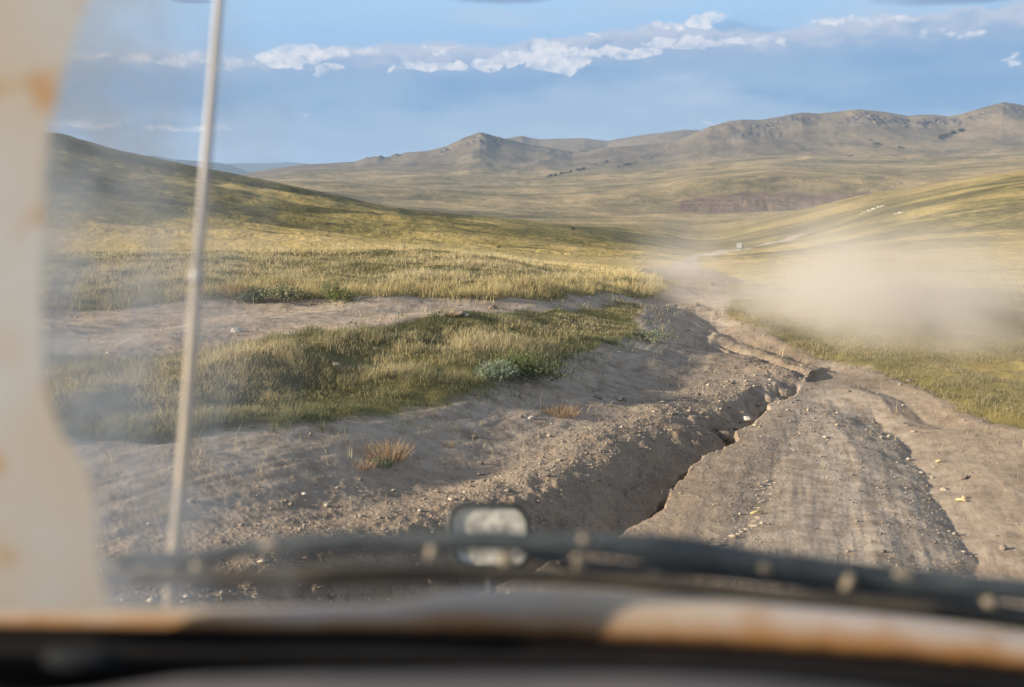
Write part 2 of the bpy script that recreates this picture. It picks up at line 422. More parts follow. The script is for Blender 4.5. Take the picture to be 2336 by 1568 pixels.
def side_all(sd): return sstep(sd + wob, -0.06, 0.10)
grassy = np.maximum(np.maximum(side_all(gA), side_all(gB)), side_all(gD))
# beyond the brow everything is steppe but the track
def hit(px, py, r0=15.0):
    d = pdir(px, py); a = math.degrees(math.atan2(d[0], d[1])); te = d[2] / math.hypot(d[0], d[1])
    j = np.searchsorted(ag, a); w = (a - ag[j - 1]) / (ag[j] - ag[j - 1])
    zc = Z[:, j - 1] * (1 - w) + Z[:, j] * w
    e = (zc - H) / rg - te
    k = np.where((e >= 0) & (rg > r0))[0]
    if len(k) == 0: k = len(rg) - 1
    else: k = k[0]
    e0, e1 = e[k - 1], e[k]; f = 0 if e1 == e0 else np.clip(-e0 / (e1 - e0), 0, 1)
    r = rg[k - 1] + (rg[k] - rg[k - 1]) * f
    return (r * math.sin(R_(a)), r * math.cos(R_(a)), H + r * te)
def hits(L, r0=15.0): return [hit(x, y, r0)[:2] for x, y in L]
E_POLY = hits([(1544, 652), (1490, 643), (1450, 632), (1446, 622), (1462, 615), (1515, 611), (1537, 602), (1558, 592), (1590, 581), (1635, 573), (1685, 566.5), (1712, 565.5), (1716, 568), (1690, 571.5), (1660, 575), (1625, 583), (1590, 596), (1592, 606), (1640, 622), (1700, 645), (1720, 672), (1620, 690)], 22)
in_far = (RG >= 15) & (RG < 700)
eX, eY = X[in_far], Y[in_far]
es = np.full(Z.shape, -50.0); es[in_far] = poly_sd(eX, eY, E_POLY)
scale_w = np.clip(RG / 60, 0.15, 3)
esw = es / scale_w + 0.4 * fbm(X / (1.2 + RG / 40), Y / (1.2 + RG / 40), 57, 3)
beyond = sstep(RG, 21.5, 23.5)
grassy = np.maximum(grassy, beyond)
grassy = grassy * (1 - sstep(esw, -0.25, 0.15))
E0 = g([(1480, 715), (1520, 672), (1546, 653), (1556, 640), (1600, 628), (1668, 632), (1668, 690), (1660, 728), (1560, 765)])
e0_ = np.full(Z.shape, -9.0); e0_[:ix] = poly_sd(Xn, Yn, E0)
grassy = grassy * (1 - sstep(e0_ + wob, -.1, .1))
E2 = hits([(1745, 556), (1790, 552), (1812, 541), (1822, 536)], 60)
d2, _, _ = seg_dist(X[in_far], Y[in_far], E2)
e2 = np.zeros(Z.shape); e2[in_far] = (1 - sstep(np.abs(d2), 2.0, 5.0)) * .9
grassy = grassy * (1 - e2)

# near relief
NZ = np.zeros(Xn.shape)
CF = cross_fall(Xn, Yn)
fade = 1 - sstep(Rn, 26, 45)
# grass stands a hand higher than the worn lanes
NZ += 0.035 * np.clip(sstep(gA[:ix], -0.7, 0.35), 0, 1) + 0.09 * sstep(gB[:ix], -0.5, 0.35) * fade + 0.02 * sstep(gD[:ix], -.1, .3)
# left lane tilts down to the gully; lit gravel ridge; eroded bank; crack
CRACK = g([(700, 1560), (940, 1420), (1150, 1330), (1370, 1225), (1450, 1183), (1503, 1149), (1537, 1099), (1549, 1078), (1595, 1040), (1649, 1015), (1674, 1000), (1672, 980), (1712, 961), (1742, 938), (1748, 918), (1787, 907), (1820, 890), (1835, 878)])
CRACK2 = g([(1835, 878), (1795, 853), (1766, 836), (1729, 815), (1687, 802), (1658, 784), (1638, 772)])
CRACK3 = g([(1700, 812), (1655, 797), (1625, 785), (1602, 774), (1597, 762), (1624, 746)])
jit = 0.10 * fbm(Xn * 3.3, Yn * 3.3, 61, 5, .62)
s1, arc1, L1 = seg_dist(Xn, Yn, CRACK)
s1 = s1 + jit * 0.6
q = 1 - arc1 / L1                                     # 0 at far tip, 1 close by
endf = sstep(arc1, 0, 0.05) * (1 - sstep(arc1, L1 - 0.35, L1))
lw = 0.035 + 0.045 * q
depth = (0.08 + 0.13 * q) * (1 - sstep(arc1, L1 - 1.2, L1) * .7)
bw = 0.20 + 0.40 * q                                   # width of the left bank
sl = np.clip(s1, 0, None)
bank = -depth * np.where(sl < lw, 2.3, np.clip(1 - (sl - lw) / bw, 0, 1) ** 1.2 * 0.80)
notch = 0.07 * fbm(Xn * 8, Yn * 5, 63, 4, .55) * np.clip(1 - np.abs(sl - lw - bw * .4) / bw, 0, 1)
right = -depth * 2.3 * (1 - sstep(-s1, 0.0, 0.03))
crack = np.where(s1 > 0, bank + notch * (sl > lw * .6), right)
dtip = np.hypot(Xn - CRACK[-1][0], Yn - CRACK[-1][1])
crack = crack * sstep(dtip, 0, 0.5)
NZ += crack * (Rn < 30)
lip = 0.07 * np.exp(-((s1 - lw - bw - 0.15) / 0.30) ** 2) * (0.6 + .4 * q)
NZ += lip
def crease(pts, D, wl, wr, jam=0.05, seed=70, left_pow=1.0):
    """a rut: sinks over wl on the left of the line, climbs back over wr on its right"""
    s, arc, L = seg_dist(Xn, Yn, pts)
    s = s + jam * fbm(Xn * 2.3, Yn * 2.3, seed, 4, .6)
    e = sstep(arc, 0, L * .12) * (1 - sstep(arc, L * .88, L))
    f = np.where(s > 0, np.clip(1 - s / wl, 0, 1) ** left_pow, np.clip(1 + s / wr, 0, 1) ** 1.4)
    return -D * f * e, s, e
cr2, s2, _ = crease([*CRACK2][::-1], 0.07, 0.16, 0.10, .09, 71); NZ += cr2
cr3, s3, _ = crease([*CRACK3], 0.07, 0.4, 0.12, .06, 72); NZ += cr3
RUT1 = g([(1560, 700), (1641, 748), (1690, 770), (1745, 788), (1812, 812), (1870, 833), (1920, 848), (1960, 856)])
RUT1 = RUT1[::-1]
c_, s4, _ = crease(RUT1, 0.06, 0.22, 0.6, .05, 73, 1.2); NZ += c_
RUT2 = g([(2204, 960), (2141, 944), (2060, 906), (2000, 885), (1950, 872)])
c_, s5, _ = crease(RUT2, 0.05, 0.24, 0.6, .05, 74, 1.2); NZ += c_
RUT3 = g([(2330, 1420), (2230, 1290), (2204, 1215), (2179, 1165), (2150, 1120), (2121, 1082), (2105, 1040), (2080, 1000), (2046, 961), (2000, 925), (1960, 905)])
c_, s6, e6 = crease(RUT3, 0.125, 0.48, 1.2, .08, 75, 1.2); NZ += c_
TRK = g([(2060, 1500), (1990, 1300), (1965, 1180), (1950, 1060), (1925, 960), (1890, 905)])
s7, a7, L7 = seg_dist(Xn, Yn, TRK)
NZ += -0.035 * np.exp(-(s7 / 0.33) ** 2)
LINE_ERO = g([(1610, 1290), (1690, 1225), (1728, 1160), (1760, 1120), (1790, 1040), (1820, 960), (1835, 920)])
c_, s8, _ = crease(LINE_ERO[:], 0.022, 0.22, 0.5, .09, 76); NZ += c_
RBERM = g(D_EDGE)
s9, _, _ = seg_dist(Xn, Yn, RBERM)
NZ += 0.012 * np.exp(-((s9 + 0.08) / 0.09) ** 2)
# left lane: broad tilt to the right, away from the sun
LANE = g([(-300, 1210), (200, 1150), (500, 1090), (800, 1030), (1100, 965), (1300, 895), (1480, 810), (1560, 740), (1590, 700)])
s10, a10, _ = seg_dist(Xn, Yn, LANE)

wv = (np.sin((s10 * 1.0 + 0.25 * np.sin(a10 * 0.9)) * 4.2) * 0.022 + 0.055 * fbm(Xn * 0.75, Yn * 0.6, 81, 3)) * (1 - sstep(Rn, 20, 30))
NZ += wv * sstep(s1, -.3, .3)
# left road strip
NZ += 0.06 * fbm(Xn * .5, Yn * 1.4, 83, 3) * sstep(s10, 0, 1)
# weathering at several sizes, only on bare dirt
dirt = 1 - grassy[:ix]
smooth_lane = np.clip(np.exp(-(s7 / 0.75) ** 2) + .6 * np.exp(-((s7 + 1.9) / .6) ** 2) + 0.9 * np.exp(-((s10 - .15) / 0.8) ** 2), 0, 1)
SIDE = g([(-200, 790), (104, 757), (442, 732), (792, 712), (1123, 697), (1400, 692), (1560, 690)])
s11, a11, _ = seg_dist(Xn, Yn, SIDE)
smooth_lane = np.clip(smooth_lane + .8 * np.exp(-(s11 / 1.7) ** 4), 0, 1)
rough = 1 - 0.75 * smooth_lane
rgt = sstep(-s1, -.2, .3)
NZ += dirt * rough * ((0.035 - .026 * rgt) * fbm(Xn * 1.3, Yn * 1.3, 91, 4, .6) + (0.018 - .009 * rgt) * fbm(Xn * 7, Yn * 7, 93, 5, .72))
NZ += dirt * 0.007 * fbm(s7 * 9, a7 * .7, 97, 4, .6) * np.exp(-(s7 / 1.3) ** 2) * rgt
NZ += dirt * 0.014 * fbm(s10 * 8, a10 * .6, 98, 4, .6) * np.exp(-((s10 - .2) / 1.1) ** 2)
NZ += dirt * 0.022 * fbm(s11 * 3.2, a11 * .35, 99, 4, .6) * np.exp(-(s11 / 2.0) ** 2)
NZ += (1 - dirt) * 0.05 * fbm(Xn * 1.6, Yn * 1.6, 95, 4, .6) * (1 - sstep(Rn, 30, 50))
Z[:ix] += NZ * fade * sstep(Rn, 2.2, 3.6) + CF

# ------------------------------------------------------------------ masks carried by the ground
dark = np.zeros(Z.shape)
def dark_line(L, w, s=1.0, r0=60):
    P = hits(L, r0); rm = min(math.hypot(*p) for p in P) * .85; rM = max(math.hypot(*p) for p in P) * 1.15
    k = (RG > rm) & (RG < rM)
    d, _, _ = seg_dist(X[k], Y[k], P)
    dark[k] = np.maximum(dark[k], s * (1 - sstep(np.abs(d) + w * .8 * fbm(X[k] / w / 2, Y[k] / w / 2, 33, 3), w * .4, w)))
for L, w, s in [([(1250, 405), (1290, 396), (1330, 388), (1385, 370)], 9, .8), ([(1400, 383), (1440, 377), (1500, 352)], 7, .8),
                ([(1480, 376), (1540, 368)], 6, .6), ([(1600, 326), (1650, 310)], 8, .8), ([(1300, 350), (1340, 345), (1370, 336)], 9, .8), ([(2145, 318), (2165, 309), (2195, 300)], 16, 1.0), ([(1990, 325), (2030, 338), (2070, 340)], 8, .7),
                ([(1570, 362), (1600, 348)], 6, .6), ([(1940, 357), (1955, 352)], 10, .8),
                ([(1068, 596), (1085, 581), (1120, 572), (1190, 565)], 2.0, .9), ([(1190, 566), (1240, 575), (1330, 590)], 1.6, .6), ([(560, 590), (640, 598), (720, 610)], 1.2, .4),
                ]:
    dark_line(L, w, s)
Z[(dark > .1) & (RG < 600)] -= 0.25
# vegetation colour patches; darker left crest and mid slopes are painted slope shade
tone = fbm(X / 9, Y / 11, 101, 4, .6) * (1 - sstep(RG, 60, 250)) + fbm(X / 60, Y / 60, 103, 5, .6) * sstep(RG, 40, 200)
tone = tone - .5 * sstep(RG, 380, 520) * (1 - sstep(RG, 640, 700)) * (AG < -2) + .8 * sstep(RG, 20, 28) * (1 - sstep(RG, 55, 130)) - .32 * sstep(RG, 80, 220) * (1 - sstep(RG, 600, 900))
smooth_attr = np.zeros(Z.shape); smooth_attr[:ix] = smooth_lane * fade
stony = np.zeros(Z.shape)
stony[:ix] = np.clip(np.exp(-((s1 - lw - bw - 0.15) / 0.5) ** 2) + .5 * np.exp(-(s8 / .25) ** 2) + .6 * e6 * ((s6 > 0) & (s6 < .7)), 0, 1) * dirt
bluff_a = bluff_mask
hill_a = sstep(RG, 2600, 3700)
stream = np.zeros(Z.shape)

def mesh_from_grid(name, fmask, mat, kind='structure'):
    """fmask (nr-1, na): faces to keep; azimuth wraps round"""
    ii, jj = np.where(fmask)
    j2 = (jj + 1) % na
    q = np.stack([ii * na + jj, ii * na + j2, (ii + 1) * na + j2, (ii + 1) * na + jj], 1)
    used, inv = np.unique(q.ravel(), return_inverse=True)
    me = bpy.data.meshes.new(name)
    co = np.stack([X.ravel()[used], Y.ravel()[used], Z.ravel()[used]], 1).astype(np.float32)
    nf = len(q)
    me.vertices.add(len(co)); me.vertices.foreach_set('co', co.ravel())
    me.loops.add(nf * 4); me.polygons.add(nf)
    me.loops.foreach_set('vertex_index', inv.astype(np.int32).reshape(nf, 4)[:, ::-1].ravel())
    me.polygons.foreach_set('loop_start', np.arange(0, nf * 4, 4, dtype=np.int32))
    me.polygons.foreach_set('use_smooth', np.ones(nf, bool))
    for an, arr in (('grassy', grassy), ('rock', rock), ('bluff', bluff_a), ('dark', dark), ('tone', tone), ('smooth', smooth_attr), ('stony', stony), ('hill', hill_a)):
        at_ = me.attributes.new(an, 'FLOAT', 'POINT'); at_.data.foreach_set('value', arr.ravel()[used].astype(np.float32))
    me.update(calc_edges=True)
    me.materials.append(mat)
    o = bpy.data.objects.new(name, me); sc.collection.objects.link(o); o['kind'] = kind
    return o

# ground material
gm_ = bpy.data.materials.new('ground_soil_and_steppe'); gm_.use_nodes = True
G = NT(gm_.node_tree); G.n.clear()
mo = G.new('ShaderNodeOutputMaterial'); bs = G.new('ShaderNodeBsdfPrincipled')
G.l.new(bs.outputs[0], mo.inputs[0]); bs.inputs['Roughness'].default_value = 0.95
bs.inputs['Specular IOR Level'].default_value = 0.15
geo = G.new('ShaderNodeNewGeometry'); P = geo.outputs['Position']
a_gr, a_rock, a_bl, a_dk, a_tone, a_sm, a_st, a_hill = [G.attr(n) for n in ('grassy', 'rock', 'bluff', 'dark', 'tone', 'smooth', 'stony', 'hill')]
sp0 = G.new('ShaderNodeSeparateXYZ'); G.l.new(P, sp0.inputs[0])
rad0 = G.m('SQRT', G.add(G.mul(sp0.outputs[0], sp0.outputs[0]), G.mul(sp0.outputs[1], sp0.outputs[1])))
nA = G.noise(P, 0.9, 6, .6); nB = G.noise(P, 7.0, 6, .65); nC = G.noise(P, 45.0, 4, .7); vS = G.voro(P, 55.0); vL = G.voro(P, 19.0)
d_col = G.mixc(G.ss(nA, .32, .68), (0.200, 0.150, 0.104), (0.285, 0.218, 0.152))
d_col = G.mixc(G.mul(G.ss(nB, .42, .72), .6), d_col, (0.340, 0.262, 0.182))
d_col = G.mixc(G.mul(a_sm, G.ss(nB, .25, .7)), d_col, (0.455, 0.378, 0.295))
spk = G.mul(G.ss(vS, .22, .10), G.ss(G.voro(P, 55.0, 'Color'), .55, .75))
d_col = G.mixc(G.mul(spk, G.sub(1.0, G.mul(a_sm, .6))), d_col, (0.52, 0.44, 0.34))
spk2 = G.mul(G.ss(vL, .20, .09), G.add(.25, G.mul(a_st, .75)))
d_col = G.mixc(spk2, d_col, (0.48, 0.40, 0.30))
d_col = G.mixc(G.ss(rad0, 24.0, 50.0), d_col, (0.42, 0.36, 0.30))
d_col = G.mixc(G.mul(G.ss(nC, .56, .72), .5), d_col, (0.165, 0.125, 0.095))
# steppe turf: olive, straw and brown at several sizes
t1 = G.noise(P, 0.55, 7, .65); t2 = G.noise(P, 0.05, 8, .62); t3 = G.noise(P, 0.011, 9, .6); t4 = G.noise(P, 3.0, 5, .7)
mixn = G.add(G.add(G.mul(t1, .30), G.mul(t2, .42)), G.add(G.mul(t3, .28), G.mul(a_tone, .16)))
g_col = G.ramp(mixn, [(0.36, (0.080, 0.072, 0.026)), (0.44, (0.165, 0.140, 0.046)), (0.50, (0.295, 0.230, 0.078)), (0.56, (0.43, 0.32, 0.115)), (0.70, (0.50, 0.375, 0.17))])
g_col = G.mixc(G.mul(G.ss(t4, .5, .75), .45), g_col, (0.085, 0.07, 0.035))
# drier, greyer pasture far out
sep = G.new('ShaderNodeSeparateXYZ'); G.l.new(P, sep.inputs[0])
rad = G.m('SQRT', G.add(G.mul(sep.outputs[0], sep.outputs[0]), G.mul(sep.outputs[1], sep.outputs[1])))
f1 = G.noise(P, 0.0045, 9, .62); f2 = G.noise(P, 0.02, 8, .6)
far_col = G.ramp(G.add(G.mul(f1, .6), G.mul(f2, .4)), [(0.38, (0.12, 0.102, 0.048)), (0.46, (0.205, 0.165, 0.082)), (0.53, (0.30, 0.232, 0.118)), (0.62, (0.42, 0.31, 0.165))])
g_col = G.mixc(G.ss(rad, 450.0, 1150.0), g_col, far_col)
hill_col = G.mixc(G.ss(f1, .38, .62), (0.120, 0.094, 0.065), (0.190, 0.148, 0.098))
g_col = G.mixc(G.mul(a_hill, .9), g_col, hill_col)
g_col = G.mixc(G.mul(a_rock, G.ss(G.noise(P, .05, 6, .7), .35, .55)), g_col, (0.095, 0.082, 0.078))
g_col = G.mixc(a_bl, g_col, G.mixc(G.ss(G.noise(P, .05, 5, .6), .35, .65), (0.090, 0.058, 0.046), (0.165, 0.110, 0.086)))
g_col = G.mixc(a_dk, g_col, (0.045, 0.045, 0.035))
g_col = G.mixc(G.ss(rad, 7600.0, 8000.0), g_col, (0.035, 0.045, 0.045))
col = G.mixc(a_gr, d_col, g_col)
G.l.new(col, bs.inputs['Base Color'])
bmp = G.new('ShaderNodeBump'); bmp.inputs['Distance'].default_value = 0.012; bmp.inputs['Strength'].default_value = 0.8
hN = G.add(G.add(G.mul(nC, .6), G.mul(nB, .8)), G.add(G.mul(G.ss(vS, .25, .05), .5), G.mul(G.ss(vL, .3, .05), G.mul(a_st, 1.0))))
hN = G.mul(hN, G.sub(1.0, G.mul(a_sm, .55)))
G.l.new(G.mul(hN, G.ss(rad, 60.0, 15.0)), bmp.inputs['Height'])
bmp2 = G.new('ShaderNodeBump'); bmp2.inputs['Distance'].default_value = 1.0; bmp2.inputs['Strength'].default_value = 0.9
hf = G.add(G.mul(G.noise(P, 0.35, 6, .65), G.mul(.9, G.ss(rad, 18.0, 90.0))), G.mul(G.noise(P, 0.03, 7, .6), G.mul(9.0, G.ss(rad, 300.0, 1500.0))))
G.l.new(hf, bmp2.inputs['Height']); G.l.new(bmp.outputs[0], bmp2.inputs['Normal'])
G.l.new(bmp2.outputs[0], bs.inputs['Normal'])

gc = 0.25 * (grassy[:-1] + grassy[1:] + np.roll(grassy, -1, 1)[:-1] + np.roll(grassy, -1, 1)[1:])
rc = 0.5 * (RG[:-1] + RG[1:])
is_road = (gc < 0.5) & (rc < 700)
mesh_from_grid('dirt_road', is_road, gm_)
mesh_from_grid('ground', (~is_road) & (rc < 1150), gm_)
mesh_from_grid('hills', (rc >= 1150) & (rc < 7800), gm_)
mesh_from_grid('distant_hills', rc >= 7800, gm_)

def zat(x, y):
    r = math.hypot(x, y); a = math.degrees(math.atan2(x, y))
    i = int(np.clip(np.searchsorted(rg, r) - 1, 0, nr - 2)); j = int(np.clip(np.searchsorted(ag, a) - 1, 0, na - 2))
    fr = (r - rg[i]) / (rg[i + 1] - rg[i]); fa = (a - ag[j]) / (ag[j + 1] - ag[j])
    return float((Z[i, j] * (1 - fa) + Z[i, j + 1] * fa) * (1 - fr) + (Z[i + 1, j] * (1 - fa) + Z[i + 1, j + 1] * fa) * fr)
def sample(arr, x, y):
    r = np.hypot(x, y); a = np.degrees(np.arctan2(x, y))
    i = np.clip(np.searchsorted(rg, r) - 1, 0, nr - 2); j = np.clip(np.searchsorted(ag, a) - 1, 0, na - 2)
    fr = (r - rg[i]) / (rg[i + 1] - rg[i]); fa = (a - ag[j]) / (ag[j + 1] - ag[j])
    return (arr[i, j] * (1 - fa) + arr[i, j + 1] * fa) * (1 - fr) + (arr[i + 1, j] * (1 - fa) + arr[i + 1, j + 1] * fa) * fr

# ------------------------------------------------------------------ materials and mesh helpers
def simple_mat(name, build):
    m = bpy.data.materials.new(name); m.use_nodes = True
    N = NT(m.node_tree); N.n.clear()
    o = N.new('ShaderNodeOutputMaterial'); build(N, o); return m
def pmat(name, c0, c1, scale, rough=.8, bump=0.0, metal=0.0, coord='Object', spec=.3):
    def b(N, o):
        p = N.new('ShaderNodeBsdfPrincipled'); N.l.new(p.outputs[0], o.inputs[0])
        v = N.new('ShaderNodeTexCoord').outputs[coord]
        n = N.noise(v, scale, 6, .6)
        N.l.new(N.mixc(N.ss(n, .35, .65), c0, c1), p.inputs['Base Color'])
        p.inputs['Roughness'].default_value = rough; p.inputs['Metallic'].default_value = metal
        p.inputs['Specular IOR Level'].default_value = spec
        if bump:
            bb = N.new('ShaderNodeBump'); bb.inputs['Distance'].default_value = bump
            N.l.new(n, bb.inputs['Height']); N.l.new(bb.outputs[0], p.inputs['Normal'])
    return simple_mat(name, b)
def leaf_mat(name):
    def b(N, o):
        c = N.attr('Col', 'Color')
        d = N.new('ShaderNodeBsdfDiffuse'); tr = N.new('ShaderNodeBsdfTranslucent'); mx = N.new('ShaderNodeMixShader')
        N.l.new(c, d.inputs[0]); N.l.new(c, tr.inputs[0]); mx.inputs[0].default_value = .38
        N.l.new(d.outputs[0], mx.inputs[1]); N.l.new(tr.outputs[0], mx.inputs[2]); N.l.new(mx.outputs[0], o.inputs[0])
    return simple_mat(name, b)
M_leaf = leaf_mat('grass_blades')
def raw_mesh(name, co, faces, mat, col=None, smooth=False):
    """faces: (n, k) index array"""
    me = bpy.data.meshes.new(name); n, k = faces.shape
    me.vertices.add(len(co)); me.vertices.foreach_set('co', np.asarray(co, np.float32).ravel())
    me.loops.add(n * k); me.polygons.add(n)
    me.loops.foreach_set('vertex_index', faces.astype(np.int32).ravel())
    me.polygons.foreach_set('loop_start', np.arange(0, n * k, k, dtype=np.int32))
    if smooth: me.polygons.foreach_set('use_smooth', np.ones(n, bool))
    if col is not None:
        ca = me.attributes.new('Col', 'FLOAT_COLOR', 'POINT')
        c4_ = np.ones((len(co), 4), np.float32); c4_[:, :3] = col; ca.data.foreach_set('color', c4_.ravel())
    me.update(calc_edges=True); me.validate()
    me.materials.append(mat)
    return me
def link(name, me, parent=None, label=None, cat=None, group=None, kind=None, loc=None):
    o = bpy.data.objects.new(name, me); sc.collection.objects.link(o)
    if parent is not None: o.parent = parent
    if label: o['label'] = label
    if cat: o['category'] = cat
    if group: o['group'] = group
    if kind: o['kind'] = kind
    if loc is not None: o.location = loc
    return o

rng = np.random.default_rng(7)
def blades(x, y, z, h, w, lean, col, tipcol=None):
    """one curved blade per entry: 5 vertices, drawn as 1 quad (degenerate-free) + 1 triangle -> as triangles"""
    n = len(x)
    th_ = rng.uniform(0, 2 * np.pi, n); wx_, wy_ = np.cos(th_), np.sin(th_)
    la = rng.normal(0, 1, n) * lean + 0.12; lb = rng.normal(0, 1, n) * lean
    co = np.empty((n, 5, 3), np.float32)
    for k, (f, ww) in enumerate(((0, 1), (0, -1), (.55, -.75), (.55, .75))):
        co[:, k, 0] = x + wx_ * w * .5 * ww + la * h * f * f; co[:, k, 1] = y + wy_ * w * .5 * ww + lb * h * f * f
        co[:, k, 2] = z + h * f * (1 - .15 * f)
    co[:, 4, 0] = x + la * h; co[:, 4, 1] = y + lb * h; co[:, 4, 2] = z + h * np.clip(1 - .5 * (la * la + lb * lb), .3, 1)
    base_i = (np.arange(n) * 5)[:, None]
    F_ = np.concatenate([base_i + np.array([[0, 1, 2]]), base_i + np.array([[0, 2, 3]]), base_i + np.array([[3, 2, 4]])], 0)
    c = np.repeat(col[:, None, :], 5, 1).copy()
    if tipcol is not None: c[:, 4] = tipcol
    return co.reshape(-1, 3), F_, c.reshape(-1, 3)

# ------------------------------------------------------------------ grass
def mixrgb(a, b, t): return a * (1 - t)[:, None] + b * t[:, None]
NB = 1000000
rr = np.exp(rng.uniform(math.log(6.0), math.log(62.0), NB)); aa = rng.uniform(-26.5, 26.5, NB)
gx = rr * np.sin(np.radians(aa)); gy = rr * np.cos(np.radians(aa))
gg = sample(grassy, gx, gy)
sdA = sample(gA, gx, gy); sdB = sample(gB, gx, gy); sdD = sample(gD, gx, gy)
pat = fbm(gx * .9, gy * .9, 201, 4, .6); pat2 = fbm(gx * 3.1, gy * 3.1, 203, 3, .6); pat3 = fbm(gx * .22, gy * .22, 205, 3)
bare = np.zeros(NB)
for bx, by, sx, sy in [(790, 825, 150, 16), (1000, 855, 60, 14), (1080, 862, 60, 10), (620, 930, 20, 5)]:
    c0 = gp(bx, by); c1 = gp(bx + sx, by); c2_ = gp(bx, by - sy)
    bare = np.maximum(bare, np.exp(-(((gx - c0[0]) / (c1[0] - c0[0])) ** 2 + ((gy - c0[1]) / (c2_[1] - c0[1])) ** 2)))
clump = fbm(gx * 5.5, gy * 5.5, 209, 3, .55)
keep = (rng.uniform(0, 1, NB) < np.clip(gg * 1.1 + pat * .9, 0, 1)) & (gg > .35) & (rng.uniform(0, 1, NB) > bare * 1.1 + sstep(-pat2, .1, .5) * .55 + sstep(-clump, .0, .45) * .6)
fr_ = np.exp(-np.clip(-np.maximum(np.maximum(sdA, sdB), sdD), 0, 9) / .22)
keep |= (gg <= .35) & (rr < 24) & (rng.uniform(0, 1, NB) < .28 * fr_ * sstep(clump, -.05, .35))
keep &= ~((sdD > 0) & (rng.uniform(0, 1, NB) < .35))
keep &= ~(rng.uniform(0, 1, NB) < sstep(rr, 18, 45))
gx, gy, rr, aa, gg, pat, pat2, pat3, sdA, sdB, sdD, clump = [v[keep] for v in (gx, gy, rr, aa, gg, pat, pat2, pat3, sdA, sdB, sdD, clump)]
n = len(gx)
gz = sample(Z, gx, gy) - .006
edge_d = np.maximum(np.maximum(sdA, sdB), sdD)
ht = (0.060 + 0.06 * pat + .05 * pat2 + .06 * clump) * rng.uniform(.45, 1.5, n)
ht = np.where(rng.uniform(0, 1, n) < .02, ht * 1.9, ht)
ht = np.where(sdB > 0, ht * 1.1, ht) * (1 - .5 * ((sdA > 0) * sstep(rr, 10, 12.5))) * np.where(sdD > 0, .55, 1) * (1 + .0 * rr)
ht = np.clip(.82 * ht * (1 - .45 * sstep(rr, 20, 34)), .03, .30)
wd = (0.0036 * np.clip(rr / 9, 1, 12)) * rng.uniform(.7, 1.3, n)
green = np.array((.150, .155, .068)); lush = np.array((.070, .095, .040)); straw = np.array((.50, .40, .22)); gold = np.array((.46, .35, .14)); brown = np.array((.24, .17, .105))
k1 = np.clip(.50 + 1.0 * pat + .35 * pat3 + rng.normal(0, .22, n), 0, 1)
colb = mixrgb(green, straw, k1)
kg = (rng.uniform(0, 1, n) < .25); colb[kg] = gold * rng.uniform(.7, 1.1, (kg.sum(), 1))
kb = (rng.uniform(0, 1, n) < .12); colb[kb] = brown
ed = np.exp(-np.clip(edge_d, 0, 9) / .45) * (sdA > -.2) * (rr < 14)
ed = np.where(sdB > 0, np.exp(-np.clip(edge_d, 0, 9) / .3) * .6, ed)
colb = mixrgb(colb, np.broadcast_to(lush, colb.shape), np.clip(ed * rng.uniform(.6, 1.2, n), 0, .92))
pz = fbm(gx * .10, gy * .45, 207, 4, .6)
colb = mixrgb(colb, np.broadcast_to(brown * .9, colb.shape), np.clip(sstep(pz, .05, .5) * sstep(rr, 18, 26) * .8, 0, 1))
colb = mixrgb(colb, np.broadcast_to(green, colb.shape), np.clip(sstep(-pz, .1, .5) * sstep(rr, 18, 26) * .7, 0, 1))
colb = mixrgb(colb, np.broadcast_to(gold * 1.05, colb.shape), np.clip(sstep(rr, 17, 24), 0, 1) * .45)
bd_ = np.clip((sdB > 0) * (1 - sstep(sdB, .5, 1.6)) * (rr < 24), 0, 1)
ht = ht * (1 + .9 * bd_)
colb = mixrgb(colb, np.broadcast_to(gold, colb.shape), .6 * bd_ * (rng.uniform(0, 1, n) < .7))
colb *= rng.uniform(1.05, 1.7, (n, 1)); colb *= (1 + .3 * sstep(rr, 18, 28))[:, None]
dd_ = (sdD > -.3) & (rr < 22); colb[dd_] = (colb[dd_] * .45 + np.array((.16, .15, .075)) * .5)
colb = colb * .86 + .14 * colb.mean(1, keepdims=True)
co, fa_, cc = blades(gx, gy, gz, ht, wd, .42, colb, np.clip(colb * 1.25, 0, .6))
link('grass', raw_mesh('grass', co, fa_, M_leaf, cc), label='olive and straw-coloured steppe grass along the dirt road', kind='stuff')

# ------------------------------------------------------------------ gravel
M_stone = pmat('pale_stone', (.24, .19, .145), (.42, .35, .26), 30, .9)
def stone_col(N, o):
    p = N.new('ShaderNodeBsdfPrincipled'); N.l.new(p.outputs[0], o.inputs[0]); N.l.new(N.attr('Col', 'Color'), p.inputs['Base Color']); p.inputs['Roughness'].default_value = .85
M_grav = simple_mat('gravel_stones', stone_col)
NG = 150000
rr = np.exp(rng.uniform(math.log(4.6), math.log(24), NG)); aa = rng.uniform(-26, 26, NG)
gx = rr * np.sin(np.radians(aa)); gy = rr * np.cos(np.radians(aa))
gg = sample(grassy, gx, gy); sm = sample(smooth_attr, gx, gy); stn = sample(stony, gx, gy)
cl = fbm(gx * 1.2, gy * 1.2, 301, 4, .6)
pk = (.20 + .55 * np.clip(cl, 0, 1) + 1.0 * stn) * (1 - .6 * sm) * (1 - gg)
keep = rng.uniform(0, 1, NG) < pk
gx, gy, rr, stn = gx[keep], gy[keep], rr[keep], stn[keep]; n = len(gx)
sz = (rng.pareto(3.2, n) * .0028 + .0028) * np.clip(rr / 8, .8, 2.2) * (1 + .35 * stn); sz = np.clip(sz, .0025, .024)
gz = sample(Z, gx, gy)
oc = np.array([(1, 0, 0), (0, 1, 0), (-1, 0, 0), (0, -1, 0), (0, 0, .75), (0, 0, -.6)], float)
